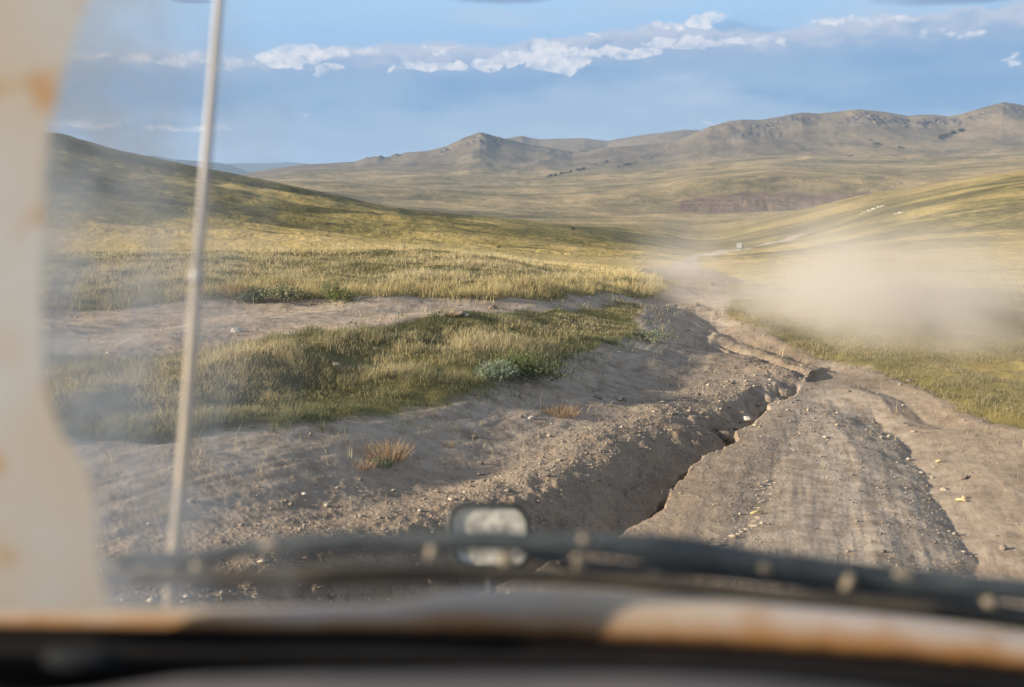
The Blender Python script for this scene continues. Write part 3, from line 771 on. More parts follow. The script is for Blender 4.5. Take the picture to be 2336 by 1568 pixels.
of = np.array([(0, 1, 4), (1, 2, 4), (2, 3, 4), (3, 0, 4), (1, 0, 5), (2, 1, 5), (3, 2, 5), (0, 3, 5)])
th_ = rng.uniform(0, 6.28, n); cs, sn = np.cos(th_), np.sin(th_)
v = oc[None] * rng.uniform(.6, 1.35, (n, 6, 1)) * np.stack([rng.uniform(.7, 1.6, n), rng.uniform(.6, 1.1, n), rng.uniform(.5, 1.0, n)], 1)[:, None, :]
vx = v[..., 0] * cs[:, None] - v[..., 1] * sn[:, None]; vy = v[..., 0] * sn[:, None] + v[..., 1] * cs[:, None]
co = np.stack([gx[:, None] + vx * sz[:, None], gy[:, None] + vy * sz[:, None], gz[:, None] + (v[..., 2] + .3) * sz[:, None]], -1)
fa_ = (np.arange(n) * 6)[:, None, None] + of[None]
t_ = rng.uniform(0, 1, n) ** 1.5
cb = mixrgb(np.broadcast_to(np.array((.17, .13, .10)), (n, 3)), np.broadcast_to(np.array((.46, .40, .31)), (n, 3)), t_)
link('gravel', raw_mesh('gravel', co.reshape(-1, 3), fa_.reshape(-1, 3), M_grav, np.repeat(cb, 6, 0)), label='small pale gravel strewn over the dirt road', kind='stuff')
# ------------------------------------------------------------------ plants
def tuft(n, rad, h, w, pal, spread=.55, up=1.0, seed=0):
    r = np.random.default_rng(seed)
    a = r.uniform(0, 6.283, n); d = rad * np.sqrt(r.uniform(0, 1, n)) * .55
    x = d * np.cos(a); y = d * np.sin(a); hh = h * r.uniform(.45, 1.15, n) * (1 - .35 * (d / (rad * .55)) ** 2)
    la = np.cos(a) * spread * (d / (rad * .55) + .25) + r.normal(0, .22, n); lb = np.sin(a) * spread * (d / (rad * .55) + .25) + r.normal(0, .22, n)
    th_ = r.uniform(0, 6.283, n); wx_, wy_ = np.cos(th_), np.sin(th_); ww_ = w * r.uniform(.6, 1.4, n)
    co = np.empty((n, 5, 3), np.float32)
    for k, (f, s_) in enumerate(((0, .7), (0, -.7), (.6, -1), (.6, 1))):
        co[:, k, 0] = x + wx_ * ww_ * .5 * s_ + la * hh * f; co[:, k, 1] = y + wy_ * ww_ * .5 * s_ + lb * hh * f; co[:, k, 2] = hh * f * up - .01
    co[:, 4, 0] = x + la * hh * 1.05; co[:, 4, 1] = y + lb * hh * 1.05; co[:, 4, 2] = hh * up * .95
    b = (np.arange(n) * 5)[:, None]
    F_ = np.concatenate([b + np.array([[0, 1, 2]]), b + np.array([[0, 2, 3]]), b + np.array([[3, 2, 4]])], 0)
    pal = np.array(pal); c = pal[r.integers(0, len(pal), n)] * r.uniform(.7, 1.25, (n, 1))
    return co.reshape(-1, 3), F_, np.repeat(c, 5, 0)
ORANGE = [(.38, .25, .15), (.30, .19, .12), (.55, .44, .30), (.28, .18, .12), (.44, .34, .22)]
SAGE = [(.24, .28, .19), (.32, .35, .27), (.17, .22, .13)]
GREEN = [(.15, .175, .065), (.22, .23, .10), (.10, .13, .055)]
DGREEN = [(.10, .125, .06), (.14, .165, .085), (.21, .22, .12)]
GOLD = [(.46, .31, .08), (.40, .27, .09), (.34, .25, .10)]
STRAWC = [(.50, .42, .27), (.42, .34, .20), (.36, .28, .16)]
def bush(n, rad, h, leaf, pal, seed=0):
    r = np.random.default_rng(seed)
    ns = max(6, n // 22); a = r.uniform(0, 6.283, ns); tl = r.uniform(.0, 1.0, ns) ** .7
    sx_ = np.cos(a) * tl * rad; sy_ = np.sin(a) * tl * rad; sh = h * r.uniform(.6, 1.2, ns) * np.sqrt(np.clip(1.05 - tl ** 2, .12, 1))
    k = r.integers(0, ns, n); t = r.uniform(.12, 1, n) ** .8
    P_ = np.stack([sx_[k] * (.35 + .65 * t), sy_[k] * (.35 + .65 * t), sh[k] * t], 1) + r.normal(0, leaf * .7, (n, 3))
    d = r.normal(0, 1, (n, 3)); d[:, 2] = np.abs(d[:, 2]) + .6; d /= np.linalg.norm(d, axis=1)[:, None]
    e = np.cross(d, r.normal(0, 1, (n, 3))); e /= np.linalg.norm(e, axis=1)[:, None]
    L = (leaf * r.uniform(.8, 2.2, n))[:, None]
    co = np.stack([P_, P_ + d * L * .5 + e * L * .22, P_ + d * L, P_ + d * L * .5 - e * L * .22], 1)
    b = (np.arange(n) * 4)[:, None]
    F_ = np.concatenate([b + np.array([[0, 1, 2]]), b + np.array([[0, 2, 3]])], 0)
    pal = np.array(pal); c = pal[r.integers(0, len(pal), n)] * r.uniform(.7, 1.3, (n, 1)) * (.75 + .4 * t)[:, None]
    co = co.reshape(-1, 3); co[:, 2] = np.maximum(co[:, 2], -.02)
    return co, F_, np.repeat(c, 4, 0)
PLANTS = [
 ('dry_plant', 'rust-coloured dry tuft with a grey sage growing at its foot', 'dry plant', 883, 1048, .19, .13, ORANGE, 520),
 ('sage_plant', 'small grey-green sage at the foot of the rusty dry tuft', 'sage plant', 872, 1062, .10, .075, SAGE, 300),
 ('dry_plant', 'low orange dry sprig just left of the little sage', 'dry plant', 832, 1066, .10, .06, ORANGE, 160),
 ('dry_plant', 'wide flat clump of orange dry stems in the middle of the dirt lane', 'dry plant', 1278, 946, .24, .085, ORANGE, 620),
 ('dry_plant', 'tiny reddish dry sprig on the bare dark dirt', 'dry plant', 1022, 1018, .06, .04, ORANGE, 70),
 ('dry_plant', 'bleached straw tuft on gravel beside the base of the aerial', 'dry plant', 370, 1168, .12, .05, STRAWC, 200),
 ('dry_plant', 'thin pale stalks standing inside the erosion gully', 'dry plant', 1499, 1150, .05, .13, STRAWC, 22),
 ('sage_bush', 'silvery sage bush at the edge of the grass island', 'bush', 1138, 868, .24, .19, SAGE, 700),
 ('green_bush', 'tall bright green weed clump at the edge of the grass island', 'bush', 1172, 862, .26, .28, GREEN, 700),
 ('green_bush', 'dark green spreading weeds right of the bright green clump', 'bush', 1225, 866, .42, .24, DGREEN, 900),
 ('golden_bush', 'golden yellow bush in the grass behind the side track', 'bush', 540, 676, .24, .20, GOLD, 420),
 ('green_bush', 'dark green round bush beside the golden one at the side track', 'bush', 573, 690, .20, .20, DGREEN, 520),
 ('green_bush', 'pale green leafy bush with tall seed heads behind the side track', 'bush', 645, 686, .38, .20, DGREEN + STRAWC[:1], 700),
 ('green_bush', 'narrow upright green weed near the bend of the side track', 'bush', 753, 688, .16, .32, DGREEN, 200),
 ('green_bush', 'low green weed right of the narrow upright one', 'bush', 782, 690, .22, .20, GREEN, 260),
 ('sage_bush', 'grey-green scrub along the end of the right grass spur', 'bush', 1475, 775, .38, .10, SAGE + [(.2, .13, .09)], 500),
 ('dry_plant', 'upright straw stalk beside the pile of stones at the side track', 'dry plant', 1022, 722, .06, .13, STRAWC, 50),
 ('green_bush', 'dark low bush on the golden grass before the brow', 'bush', 1432, 652, .35, .16, DGREEN, 300),
]
for k, (nm, lab, cat, px, py, rad, h, pal, n_) in enumerate(PLANTS):
    x, y, _ = hit(px, py, 3); z = zat(x, y)
    sc_w = .0045 * max(1, math.hypot(x, y) / 9)
    co, fa_, cc = tuft(int(n_ * 1.1), rad, h, .55 * sc_w * (1.6 if 'bush' in nm else 1), pal, .75 if 'dry' in nm else .5, seed=400 + k)
    if 'bush' in nm and nm != 'golden_bush': co, fa_, cc = bush(n_ * 5, rad, h * .8, .011 * max(1, math.hypot(x, y) / 11), pal, seed=400 + k)
    o = link(nm, raw_mesh(nm, co, fa_, M_leaf, cc), label=lab, cat=cat, loc=(x, y, z))
# bare twiggy shrub by the far left of the side track
def tube(pts, rad, seg=8, close=True):
    """tapered tube through pts -> (verts, quads)"""
    pts = [np.array(p, float) for p in pts]; n = len(pts)
    if not hasattr(rad, '__len__'): rad = [rad] * n
    V = []; Fq = []
    up = np.array((0, 0, 1.0))
    for i, p in enumerate(pts):
        d = pts[min(i + 1, n - 1)] - pts[max(i - 1, 0)]; d /= np.linalg.norm(d) + 1e-9
        u_ = up if abs(d[2]) < .9 else np.array((1.0, 0, 0))
        a = np.cross(d, u_); a /= np.linalg.norm(a); b = np.cross(a, d)
        for k in range(seg):
            t = 2 * math.pi * k / seg; V.append(p + rad[i] * (a * math.cos(t) + b * math.sin(t)))
    for i in range(n - 1):
        for k in range(seg):
            k2 = (k + 1) % seg
            Fq.append((i * seg + k, i * seg + k2, (i + 1) * seg + k2, (i + 1) * seg + k))
    if close:
        Fq.append(tuple(range(seg - 1, -1, -1))); Fq.append(tuple(range((n - 1) * seg, n * seg)))
    return V, Fq
class MB:
    def __init__(s): s.v = []; s.f = []
    def put(s, V, Fq):
        b = len(s.v); s.v += [tuple(map(float, p)) for p in V]; s.f += [tuple(i + b for i in f) for f in Fq]; return s
    def tube(s, pts, rad, seg=8): return s.put(*tube(pts, rad, seg))
    def box(s, c, d, rz=0):
        V = [(sx * d[0] / 2, sy * d[1] / 2, sz * d[2] / 2) for sx in (-1, 1) for sy in (-1, 1) for sz in (-1, 1)]
        cr_, sr_ = math.cos(rz), math.sin(rz)
        V = [(c[0] + x * cr_ - y * sr_, c[1] + x * sr_ + y * cr_, c[2] + z) for x, y, z in V]
        return s.put(V, [(0, 1, 3, 2), (4, 6, 7, 5), (0, 4, 5, 1), (2, 3, 7, 6), (0, 2, 6, 4), (1, 5, 7, 3)])
    def build(s, name, mat, parent=None, smooth=True, bevel=0, sub=0, **kw):
        me = bpy.data.meshes.new(name); me.from_pydata(s.v, [], s.f); me.update()
        if smooth: me.polygons.foreach_set('use_smooth', [True] * len(me.polygons))
        me.materials.append(mat)
        o = link(name, me, parent, **kw)
        if bevel:
            b = o.modifiers.new('bevel', 'BEVEL'); b.width = bevel; b.segments = 3; b.limit_method = 'ANGLE'
        if sub:
            b = o.modifiers.new('sub', 'SUBSURF'); b.levels = sub; b.render_levels = sub
        return o
M_twig = pmat('dry_twig', (.16, .13, .11), (.28, .24, .20), 20)
rt = random.Random(5)
x, y, _ = hit(125, 690, 3); b = MB()
for k in range(26):
    a = rt.uniform(0, 6.28); p = np.array((rt.uniform(-.15, .15), rt.uniform(-.1, .1), -.02)); L = []
    d = np.array((math.cos(a) * .6, math.sin(a) * .6, rt.uniform(.5, 1.1)))
    for i in range(5):
        L.append(p.copy()); p = p + d * .085; d = d + np.array([rt.uniform(-.35, .35) for _ in range(3)])
    b.tube(L, [.006, .005, .004, .003, .0015], 4)
b.build('bare_shrub', M_twig, label='leafless twiggy grey shrub beside the side track, next to the pillar', cat='shrub', loc=(x, y, zat(x, y)))

# ------------------------------------------------------------------ stones
def rock_mesh(name, size, seed, mat, flat=.6, stretch=1.3, sub=2):
    import bmesh
    bm = bmesh.new(); bmesh.ops.create_icosphere(bm, subdivisions=sub + 1, radius=1.0)
    r = np.random.default_rng(seed)
    planes = [(v_ / np.linalg.norm(v_), r.uniform(.55, .92)) for v_ in r.normal(0, 1, (9, 3))]
    for v in bm.verts:
        p = np.array(v.co)
        for n_, d_ in planes:
            t = p @ n_ - d_
            if t > 0: p = p - n_ * t * .92
        p *= 1 + .05 * math.sin(p[0] * 7 + seed) * math.cos(p[1] * 6 + seed * 2)
        v.co = (p[0] * size * stretch, p[1] * size, (p[2] + .35) * size * flat)
    me = bpy.data.meshes.new(name); bm.to_mesh(me); bm.free(); me.materials.append(mat)
    return me
M_rockw = pmat('white_rock', (.46, .42, .34), (.62, .57, .47), 14, .85, .004)
M_rockb = pmat('brown_rock', (.17, .135, .105), (.27, .22, .17), 22, .9, .004)
M_rockp = pmat('cream_rock', (.36, .29, .21), (.50, .41, .30), 30, .85, .003)
M_rocky = pmat('yellow_rock', (.48, .38, .20), (.40, .31, .19), 30, .85, .003)
M_wood = pmat('dry_wood', (.42, .35, .17), (.55, .45, .24), 25, .8)
ROCKS = [
 ('rock', 'white angular rock on the near verge of the side track', 541, 757, .062, M_rockw, .75, 1.5),
 ('rock', 'biggest brown stone of the pile beside the side track', 1045, 718, .10, M_rockb, .7, 1.5),
 ('rock', 'pale small stone at the right end of the pile by the side track', 1062, 721, .05, M_rockw, .7, 1.3),
 ('rock', 'brown small stone left of the pile by the side track', 1012, 722, .05, M_rockb, .8, 1.2),
 ('rock', 'grey stone lying alone on the side track, right of the stone pile', 1124, 704, .06, M_rockb, .8, 1.3),
 ('rock', 'rounded stone in the bare brown patch of the grass island', 767, 837, .05, M_rockp, .9, 1.1),
 ('rock', 'cream stone touching its darker twin on the dirt lane', 1412, 914, .042, M_rockp, .8, 1.2),
 ('rock', 'darker stone right of its cream twin on the dirt lane', 1424, 914, .036, M_rockb, 1.0, 1.0),
 ('rock', 'brown stone just left of the wide orange clump', 1189, 1000 - 48, .032, M_rockb, .9, 1.1),
 ('rock', 'flat white stone in front of the wide orange clump', 1210, 955, .042, M_rockw, .6, 1.3),
 ('rock', 'half-buried grey stone on the upper edge of the dirt lane', 1365, 908, .05, M_rockb, .6, 1.3),
 ('rock', 'small dark stone on bare dirt above the rusty tuft', 1081, 998, .035, M_rockb, .6, 1.4),
 ('rock', 'small upright stone on bare dirt right of the rusty tuft', 1098, 1060, .030, M_rockb, .9, 1.0),
 ('rock', 'flat stone on the gravel ridge above the wing mirror', 1244, 1085, .034, M_rockb, .5, 1.6),
 ('rock', 'dark-sided cream stone on gravel at the top right of the mirror', 1194, 1142, .032, M_rockp, .8, 1.2),
 ('rock', 'cream stone on gravel at the top left of the mirror', 1029, 1141, .030, M_rockp, .7, 1.3),
 ('rock', 'grey stone touching the aerial in front of the straw tuft', 436, 1145, .035, M_rockb, .7, 1.3),
 ('rock', 'pale pebble on dark gravel between aerial and mirror', 694, 1128, .020, M_rockw, .7, 1.3),
 ('rock', 'white stone down in the gully', 1703, 958, .05, M_rockw, .7, 1.4),
 ('rock', 'brown clod stuck in the mouth of the gully', 1650, 1000, .085, M_rockb, .8, 1.3),
 ('rock', 'grey-brown clod behind the first one in the gully', 1640, 982, .06, M_rockb, .8, 1.3),
 ('rock', 'round brown stone with a shadow at the lower right of the road', 2288, 1254, .036, M_rockb, .95, 1.0),
 ('rock', 'dark stone on the right verge above the yellow one', 2194, 1094, .034, M_rockb, .8, 1.3),
 ('rock', 'cream split stone on the right edge of the shaded rut', 2154, 1118, .034, M_rockp, .6, 1.6),
 ('rock', 'bright yellow stone with a long shadow right of the rut', 2199, 1138, .026, M_rocky, .95, 1.0),
 ('rock', 'small cream stone on the right lip of the shaded rut', 2128, 1091, .020, M_rockp, .8, 1.3),
 ('rock', 'round grey stone at the top of the chip heap', 1731, 1107, .026, M_rockb, 1.0, 1.0),
 ('rock', 'small stone on the grass edge right of the road, half in dust', 2075, 872, .05, M_rockb, .7, 1.3),
]
for k, (nm, lab, px, py, size, mat, fl, stt) in enumerate(ROCKS):
    x, y, _ = hit(px, py, 3)
    o = link(nm, rock_mesh(nm, size * .66, 900 + k, mat, fl, stt), label=lab, cat='stone', loc=(x, y, zat(x, y)))
    o.rotation_euler = (0, 0, rt.uniform(-.4, .4))
# pale chips and pebbles along the eroded line
CH = [(1737, 1110), (1744, 1101), (1752, 1098), (1748, 1108), (1757, 1106), (1744, 1116), (1753, 1119), (1760, 1112), (1765, 1121), (1741, 1124), (1750, 1127), (1758, 1128), (1729, 1118), (1768, 1102),
      (1735, 1147), (1742, 1142), (1731, 1160), (1725, 1190), (1719, 1201), (1702, 1208), (1690, 1214), (1683, 1219), (1671, 1224), (1655, 1230), (1636, 1243), (1635, 1152), (1731, 1139), (1728, 1182)]
gch = 'pale chips scattered along the eroded line in the road'
for k, (px, py) in enumerate(CH):
    x, y, _ = hit(px, py, 3)
    big = k in (18, 20, 22, 25, 24)
    o = link('chip', rock_mesh('chip', rt.uniform(.007, .012) * (1.5 if big else 1), 1200 + k, M_rockp, .55, rt.uniform(1.3, 2.4), 1), cat='stone chip', group=gch,
             label='pale little chip in the cluster left of the wheel track', loc=(x, y, zat(x, y)))
    ordc = ['first', 'second', 'third', 'fourth', 'fifth', 'sixth', 'seventh', 'eighth', 'ninth', 'tenth', 'eleventh', 'twelfth', 'thirteenth', 'fourteenth']
    o['label'] = ordc[sorted(range(14), key=lambda q: CH[q][0]).index(k)] + ' pale chip from the left in the heap beside the wheel track' if k < 14 else \
        ordc[sorted(range(14, len(CH)), key=lambda q: CH[q][1]).index(k)] + ' chip from the top in the debris line below the heap'
    if k == 25: o['label'] = 'lone pale chip left of the line of debris, near the gully'
    if k == 24: o['label'] = 'orange-tinged chip nearest the wiper, end of the debris line'
    o.rotation_euler = (0, 0, rt.uniform(-.6, .6))
STK = [(1713, 1176, 1742, 1172, 'yellowish stick lying on the debris line beside the wheel track'), (2134, 1057, 2150, 1056, 'short pale stick on the right lip of the shaded rut'), (2180, 1144, 2204, 1147, 'bent pale stick just below the yellow stone')]
for x0, y0, x1, y1, lab in STK:
    p0 = hit(x0, y0, 3); p1 = hit(x1, y1, 3); b = MB()
    q0 = np.array((0, 0, .012)); q1 = np.array((p1[0] - p0[0], p1[1] - p0[1], zat(*p1[:2]) - zat(*p0[:2]) + .012)); mid = (q0 + q1) / 2 + np.array((0, .004, .006))
    b.tube([q0, mid, q1], [.007, .009, .005], 7).build('stick', M_wood, label=lab, cat='stick', loc=(p0[0], p0[1], zat(p0[0], p0[1])))
OUT = [(1972, 486, 1.6, 'lowest left boulder of the pale outcrop on the right slope'), (1984, 482, 1.5, 'second boulder up the pale outcrop on the right slope'), (1996, 478, 1.9, 'largest boulder in the middle of the pale outcrop on the right slope'), (2006, 474, 1.8, 'fourth boulder up the pale outcrop on the right slope'), (2015, 471, 1.5, 'topmost boulder of the pale outcrop on the right slope'),
       (2046, 490, 1.3, 'lower boulder of the small pair right of the outcrop'), (2055, 487, 1.4, 'upper boulder of the small pair right of the outcrop'), (1965, 490, 1.0, 'little stone at the foot of the pale outcrop on the right slope')]
for k, (px, py, size, lab) in enumerate(OUT):
    x, y, _ = hit(px, py, 60)
    o = link('boulder', rock_mesh('boulder', size * .5, 1500 + k, M_rockw, .55, 1.9, 2), label=lab, cat='boulder', group='pale boulders on the right slope', loc=(x, y, zat(x, y)))
    o.rotation_euler = (0, 0, rt.uniform(-.3, .3))

# ------------------------------------------------------------------ trees in the ravines of the far range
M_bark = pmat('bark', (.08, .06, .05), (.13, .10, .08), 8)
def tree_parts(seed, hgt):
    r = np.random.default_rng(seed); n_ = 260
    v_ = r.normal(0, 1, (n_, 3)); v_ /= np.linalg.norm(v_, axis=1)[:, None]
    v_ *= (r.uniform(.2, 1, n_) ** .45)[:, None] * np.array((.42, .42, .40)) * hgt
    v_ += np.array((0, 0, hgt * .6)); s_ = hgt * .10
    co = (v_[:, None, :] + r.normal(0, s_, (n_, 3, 3))).reshape(-1, 3); fa_ = np.arange(n_ * 3).reshape(n_, 3)
    cc = np.repeat(np.array([(.05, .07, .03)]) * r.uniform(.6, 1.5, (n_, 1)), 3, 0)
    return co, fa_, cc
protos = []
for k in range(3):
    co, fa_, cc = tree_parts(50 + k, 9.0)
    protos.append((raw_mesh('crown', co, fa_, M_leaf, cc), None))
tb = MB().tube([(0, 0, -1), (.2, 0, 2.5), (0, .1, 5.5)], [.35, .28, .12], 6)
trunk_me = bpy.data.meshes.new('trunk'); trunk_me.from_pydata(tb.v, [], tb.f); trunk_me.update(); trunk_me.materials.append(M_bark)
ROWS = [([(2140, 319), (2165, 309), (2196, 300)], 13, '%s dark tree from the left in the slanting row below the crags', 'trees in the slanting row below the crags', 1.15),
        ([(1252, 404), (1290, 396), (1330, 388), (1385, 370)], 15, '%s shrubby tree from the left in the long ravine of the middle range', 'trees in the long middle ravine', .75),
        ([(1405, 383), (1440, 377), (1500, 353)], 12, '%s shrubby tree from the left in the ravine beside the long one', 'trees in the right ravine', .75),
        ([(1300, 349), (1340, 345), (1372, 335)], 9, '%s dark shrub from the left in the hollow behind the pointed hill', 'shrubs in the hollow behind the pointed hill', .7),
        ([(1985, 322), (2005, 332), (2040, 340), (2075, 339)], 9, '%s small tree from the left in the hollow under the highest crags', 'trees in the hollow under the crags', .7)]
kk = 0
for L, cnt, lab, grp, s_ in ROWS:
    tt = np.linspace(0, 1, len(L))
    for i in range(cnt):
        t = (i + rt.uniform(-.9, .9)) / (cnt - 1); t = min(max(t, 0), 1)
        px = np.interp(t, tt, [p[0] for p in L]); py = np.interp(t, tt, [p[1] for p in L]) + rt.uniform(-1.5, 1.5)
        x, y, z = hit(px, py, 1600); ordn = ['first', 'second', 'third', 'fourth', 'fifth', 'sixth', 'seventh', 'eighth', 'ninth', 'tenth', 'eleventh', 'twelfth', 'thirteenth', 'fourteenth', 'fifteenth'][i]
        e = bpy.data.objects.new('tree', None); sc.collection.objects.link(e); e.location = (x, y, zat(x, y)); e.empty_display_size = .1
        e['label'] = lab % ordn; e['category'] = 'tree'; e['group'] = grp
        k_ = s_ * rt.uniform(.5, 1.25); e.scale = (k_ * 1.25, k_ * 1.25, k_ * .85); e.rotation_euler = (0, 0, rt.uniform(0, 6))
        link('crown', protos[kk % 3][0], e); link('trunk', trunk_me, e); kk += 1

# ------------------------------------------------------------------ far white vehicle on the track
M_white = pmat('white_paint', (.30, .30, .29), (.36, .36, .35), 3, .4); M_darkg = pmat('dark_glass', (.03, .035, .04), (.04, .045, .05), 3, .2); M_tyre = pmat('tyre_rubber', (.02, .02, .02), (.035, .033, .03), 5, .8)
x, y, _ = hit(1688, 568.5, 60); print('CAR', math.hypot(x, y), 'ztop', Z.max())
car = bpy.data.objects.new('white_van', None); sc.collection.objects.link(car); car.location = (x, y, zat(x, y) + .02); car.rotation_euler = (0, 0, 1.25)
car['label'] = 'tiny white van far off on the dirt track'; car['category'] = 'van'
prof = [(-2.2, .45), (-2.2, 1.9), (-2.05, 2.1), (1.1, 2.1), (1.75, 1.35), (2.25, 1.15), (2.3, .45)]
V = [(px_, sy * .92, pz_) for sy in (-1, 1) for px_, pz_ in prof]; n_ = len(prof)
MB().put(V, [tuple(range(n_ - 1, -1, -1)), tuple(range(n_, 2 * n_))] + [(i, (i + 1) % n_, n_ + (i + 1) % n_, n_ + i) for i in range(n_)]).build('body', M_white, car, False, .05)
for sy in (-1, 1):
    MB().put([(-1.9, sy * .93, 1.3), (.95, sy * .93, 1.3), (.8, sy * .93, 1.9), (-1.9, sy * .93, 1.9), (-1.9, sy * .90, 1.3), (.95, sy * .90, 1.3), (.8, sy * .90, 1.9), (-1.9, sy * .90, 1.9)], [(0, 1, 2, 3), (7, 6, 5, 4), (0, 4, 5, 1), (1, 5, 6, 2), (2, 6, 7, 3), (3, 7, 4, 0)]).build('side_window', M_darkg, car, False)
    for wx_ in (-1.35, 1.45):
        MB().tube([(wx_, sy * .80, .36), (wx_, sy * .99, .36)], .36, 14).build('wheel', M_tyre, car)
MB().put([(1.14, -.78, 2.03), (1.14, .78, 2.03), (1.74, .78, 1.38), (1.74, -.78, 1.38), (1.19, -.78, 2.07), (1.19, .78, 2.07), (1.79, .78, 1.42), (1.79, -.78, 1.42)], [(0, 1, 2, 3), (7, 6, 5, 4), (0, 4, 5, 1), (1, 5, 6, 2), (2, 6, 7, 3), (3, 7, 4, 0)]).build('windscreen', M_darkg, car, False)

# ------------------------------------------------------------------ the van we ride in
van = bpy.data.objects.new('old_van', None); sc.collection.objects.link(van); van.location = (0, 0, 0)
van['label'] = 'rusty white van whose windscreen, pillar and wiper frame the view'; van['category'] = 'van'
def rust_paint(name, base, rust, seed, edge_attr=False, dirt_c=(.30, .25, .17), amt=.75):
    def b_(N, o):
        p = N.new('ShaderNodeBsdfPrincipled'); N.l.new(p.outputs[0], o.inputs[0])
        v = N.new('ShaderNodeTexCoord').outputs['Object']
        mp = N.new('ShaderNodeMapping'); mp.inputs['Location'].default_value = (seed, seed * 2, 0); N.l.new(v, mp.inputs[0]); v = mp.outputs[0]
        n1_ = N.noise(v, 27, 3, .5); n2_ = N.noise(v, 60, 5, .6); n3_ = N.noise(v, 7, 3, .5)
        c = N.mixc(N.ss(n3_, .35, .65), base, dirt_c)
        c = N.mixc(N.mul(N.ss(n1_, .54, .66), amt), c, rust)
        if edge_attr:
            e = N.attr('edge'); e = N.ss(N.add(e, N.mul(N.sub(n1_, .5), .55)), .45, .95)
            c = N.mixc(e, c, rust)
            c = N.mixc(N.ss(N.add(N.attr('edge'), N.mul(N.sub(n2_, .5), .3)), .85, 1.1), c, (.05, .02, .008))
        N.l.new(c, p.inputs['Base Color']); p.inputs['Roughness'].default_value = .65
    return simple_mat(name, b_)
M_pillar = rust_paint('rusty_white_paint', (.40, .41, .40), (.38, .20, .06), 1.3, dirt_c=(.40, .35, .28), amt=.8)
M_sill = rust_paint('rusty_sill_paint', (.46, .38, .32), (.32, .15, .035), 4.1, True, dirt_c=(.42, .33, .23), amt=.3)
def extrude_px(pts, d0, back, name, mat, bevel=.006):
    a = [at(x, y, d0) for x, y in pts]; b_ = [p + np.array((0, back, 0)) for p in a]; n_ = len(a)
    return MB().put(a + b_, [tuple(range(n_)), tuple(range(2 * n_ - 1, n_ - 1, -1))] + [(i, n_ + i, n_ + (i + 1) % n_, (i + 1) % n_) for i in range(n_)]).build(name, mat, van, True, bevel)
# pillar: swept rounded post following its own edge, 5 cm thick
PE = [(-120, 225), (0, 203), (60, 180), (120, 158), (200, 136), (300, 112), (400, 100), (500, 96), (620, 95), (760, 95), (850, 98), (920, 112), (1000, 145), (1060, 192), (1120, 214), (1200, 220), (1300, 228), (1350, 242), (1395, 262)]
rows_ = []
for y_, xr in PE:
    D0 = .60
    prof_ = [(xr - 3, D0 + .022), (xr, D0), (xr - 60, D0), (-40, D0), (-110, D0), (-110, D0 + .04)]
    rows_.append([at(a_, y_, d_) for a_, d_ in prof_])
m_ = len(rows_[0]); V = [p for r_ in rows_ for p in r_]
Fq = [(i * m_ + k, (i + 1) * m_ + k, (i + 1) * m_ + (k + 1) % m_, i * m_ + (k + 1) % m_) for i in range(len(rows_) - 1) for k in range(m_)]
MB().put(V, Fq + [tuple(range(m_)), tuple(range(len(V) - 1, len(V) - m_ - 1, -1))]).build('pillar', M_pillar, van, False, 0, 0, label='rust-spotted white windscreen pillar')
# lower windscreen frame
xs = np.arange(-400, 2801, 50)
topy = np.interp(xs, [-400, 0, 300, 600, 850, 920, 980, 1050, 1150, 1300, 1500, 1700, 1855, 2000, 2143, 2336, 2800], [1382, 1382, 1384, 1384, 1378, 1368, 1356, 1347, 1340, 1343, 1358, 1371, 1386, 1400, 1418, 1446, 1510])
boty = np.interp(xs, [-400, 0, 300, 900, 1300, 1600, 1900, 2100, 2336, 2800], [1430, 1434, 1438, 1446, 1464, 1476, 1494, 1508, 1530, 1590])
def sweep(name, mat, prof, parent=van, edge=None, **kw):
    """prof: for each x a list of (y, depth)"""
    V = []; m_ = len(prof(0))
    for i, x_ in enumerate(xs): V += [at(x_, yy, dd) for yy, dd in prof(i)]
    Fq = [(i * m_ + k, i * m_ + k + 1, (i + 1) * m_ + k + 1, (i + 1) * m_ + k) for i in range(len(xs) - 1) for k in range(m_ - 1)]
    Fq += [(i * m_ + m_ - 1, i * m_, (i + 1) * m_, (i + 1) * m_ + m_ - 1) for i in range(len(xs) - 1)]
    Fq += [tuple(range(m_))[::-1], tuple(range((len(xs) - 1) * m_, len(xs) * m_))]
    o = MB().put(V, Fq).build(name, mat, parent, True, **kw)
    if edge is not None:
        at_ = o.data.attributes.new('edge', 'FLOAT', 'POINT'); at_.data.foreach_set('value', np.tile(np.array(edge, np.float32), len(xs)))
    return o
def sill_prof(i):
    t_, b_ = topy[i], boty[i]
    return [(t_ + 6, .74), (t_, .715), (t_ + 4, .69), (t_ + .22 * (b_ - t_), .675), (t_ + .40 * (b_ - t_), .672), (t_ + .75 * (b_ - t_), .670), (b_ - 4, .668), (b_ + 4, .675), (b_ + 10, .71), (b_ + 6, .75)]
sweep('windscreen_frame', M_sill, sill_prof, edge=[0, 0, .08, .34, .60, .90, 1.1, 1.2, 1.2, 1.2], label='rust-edged pale metal frame below the windscreen')
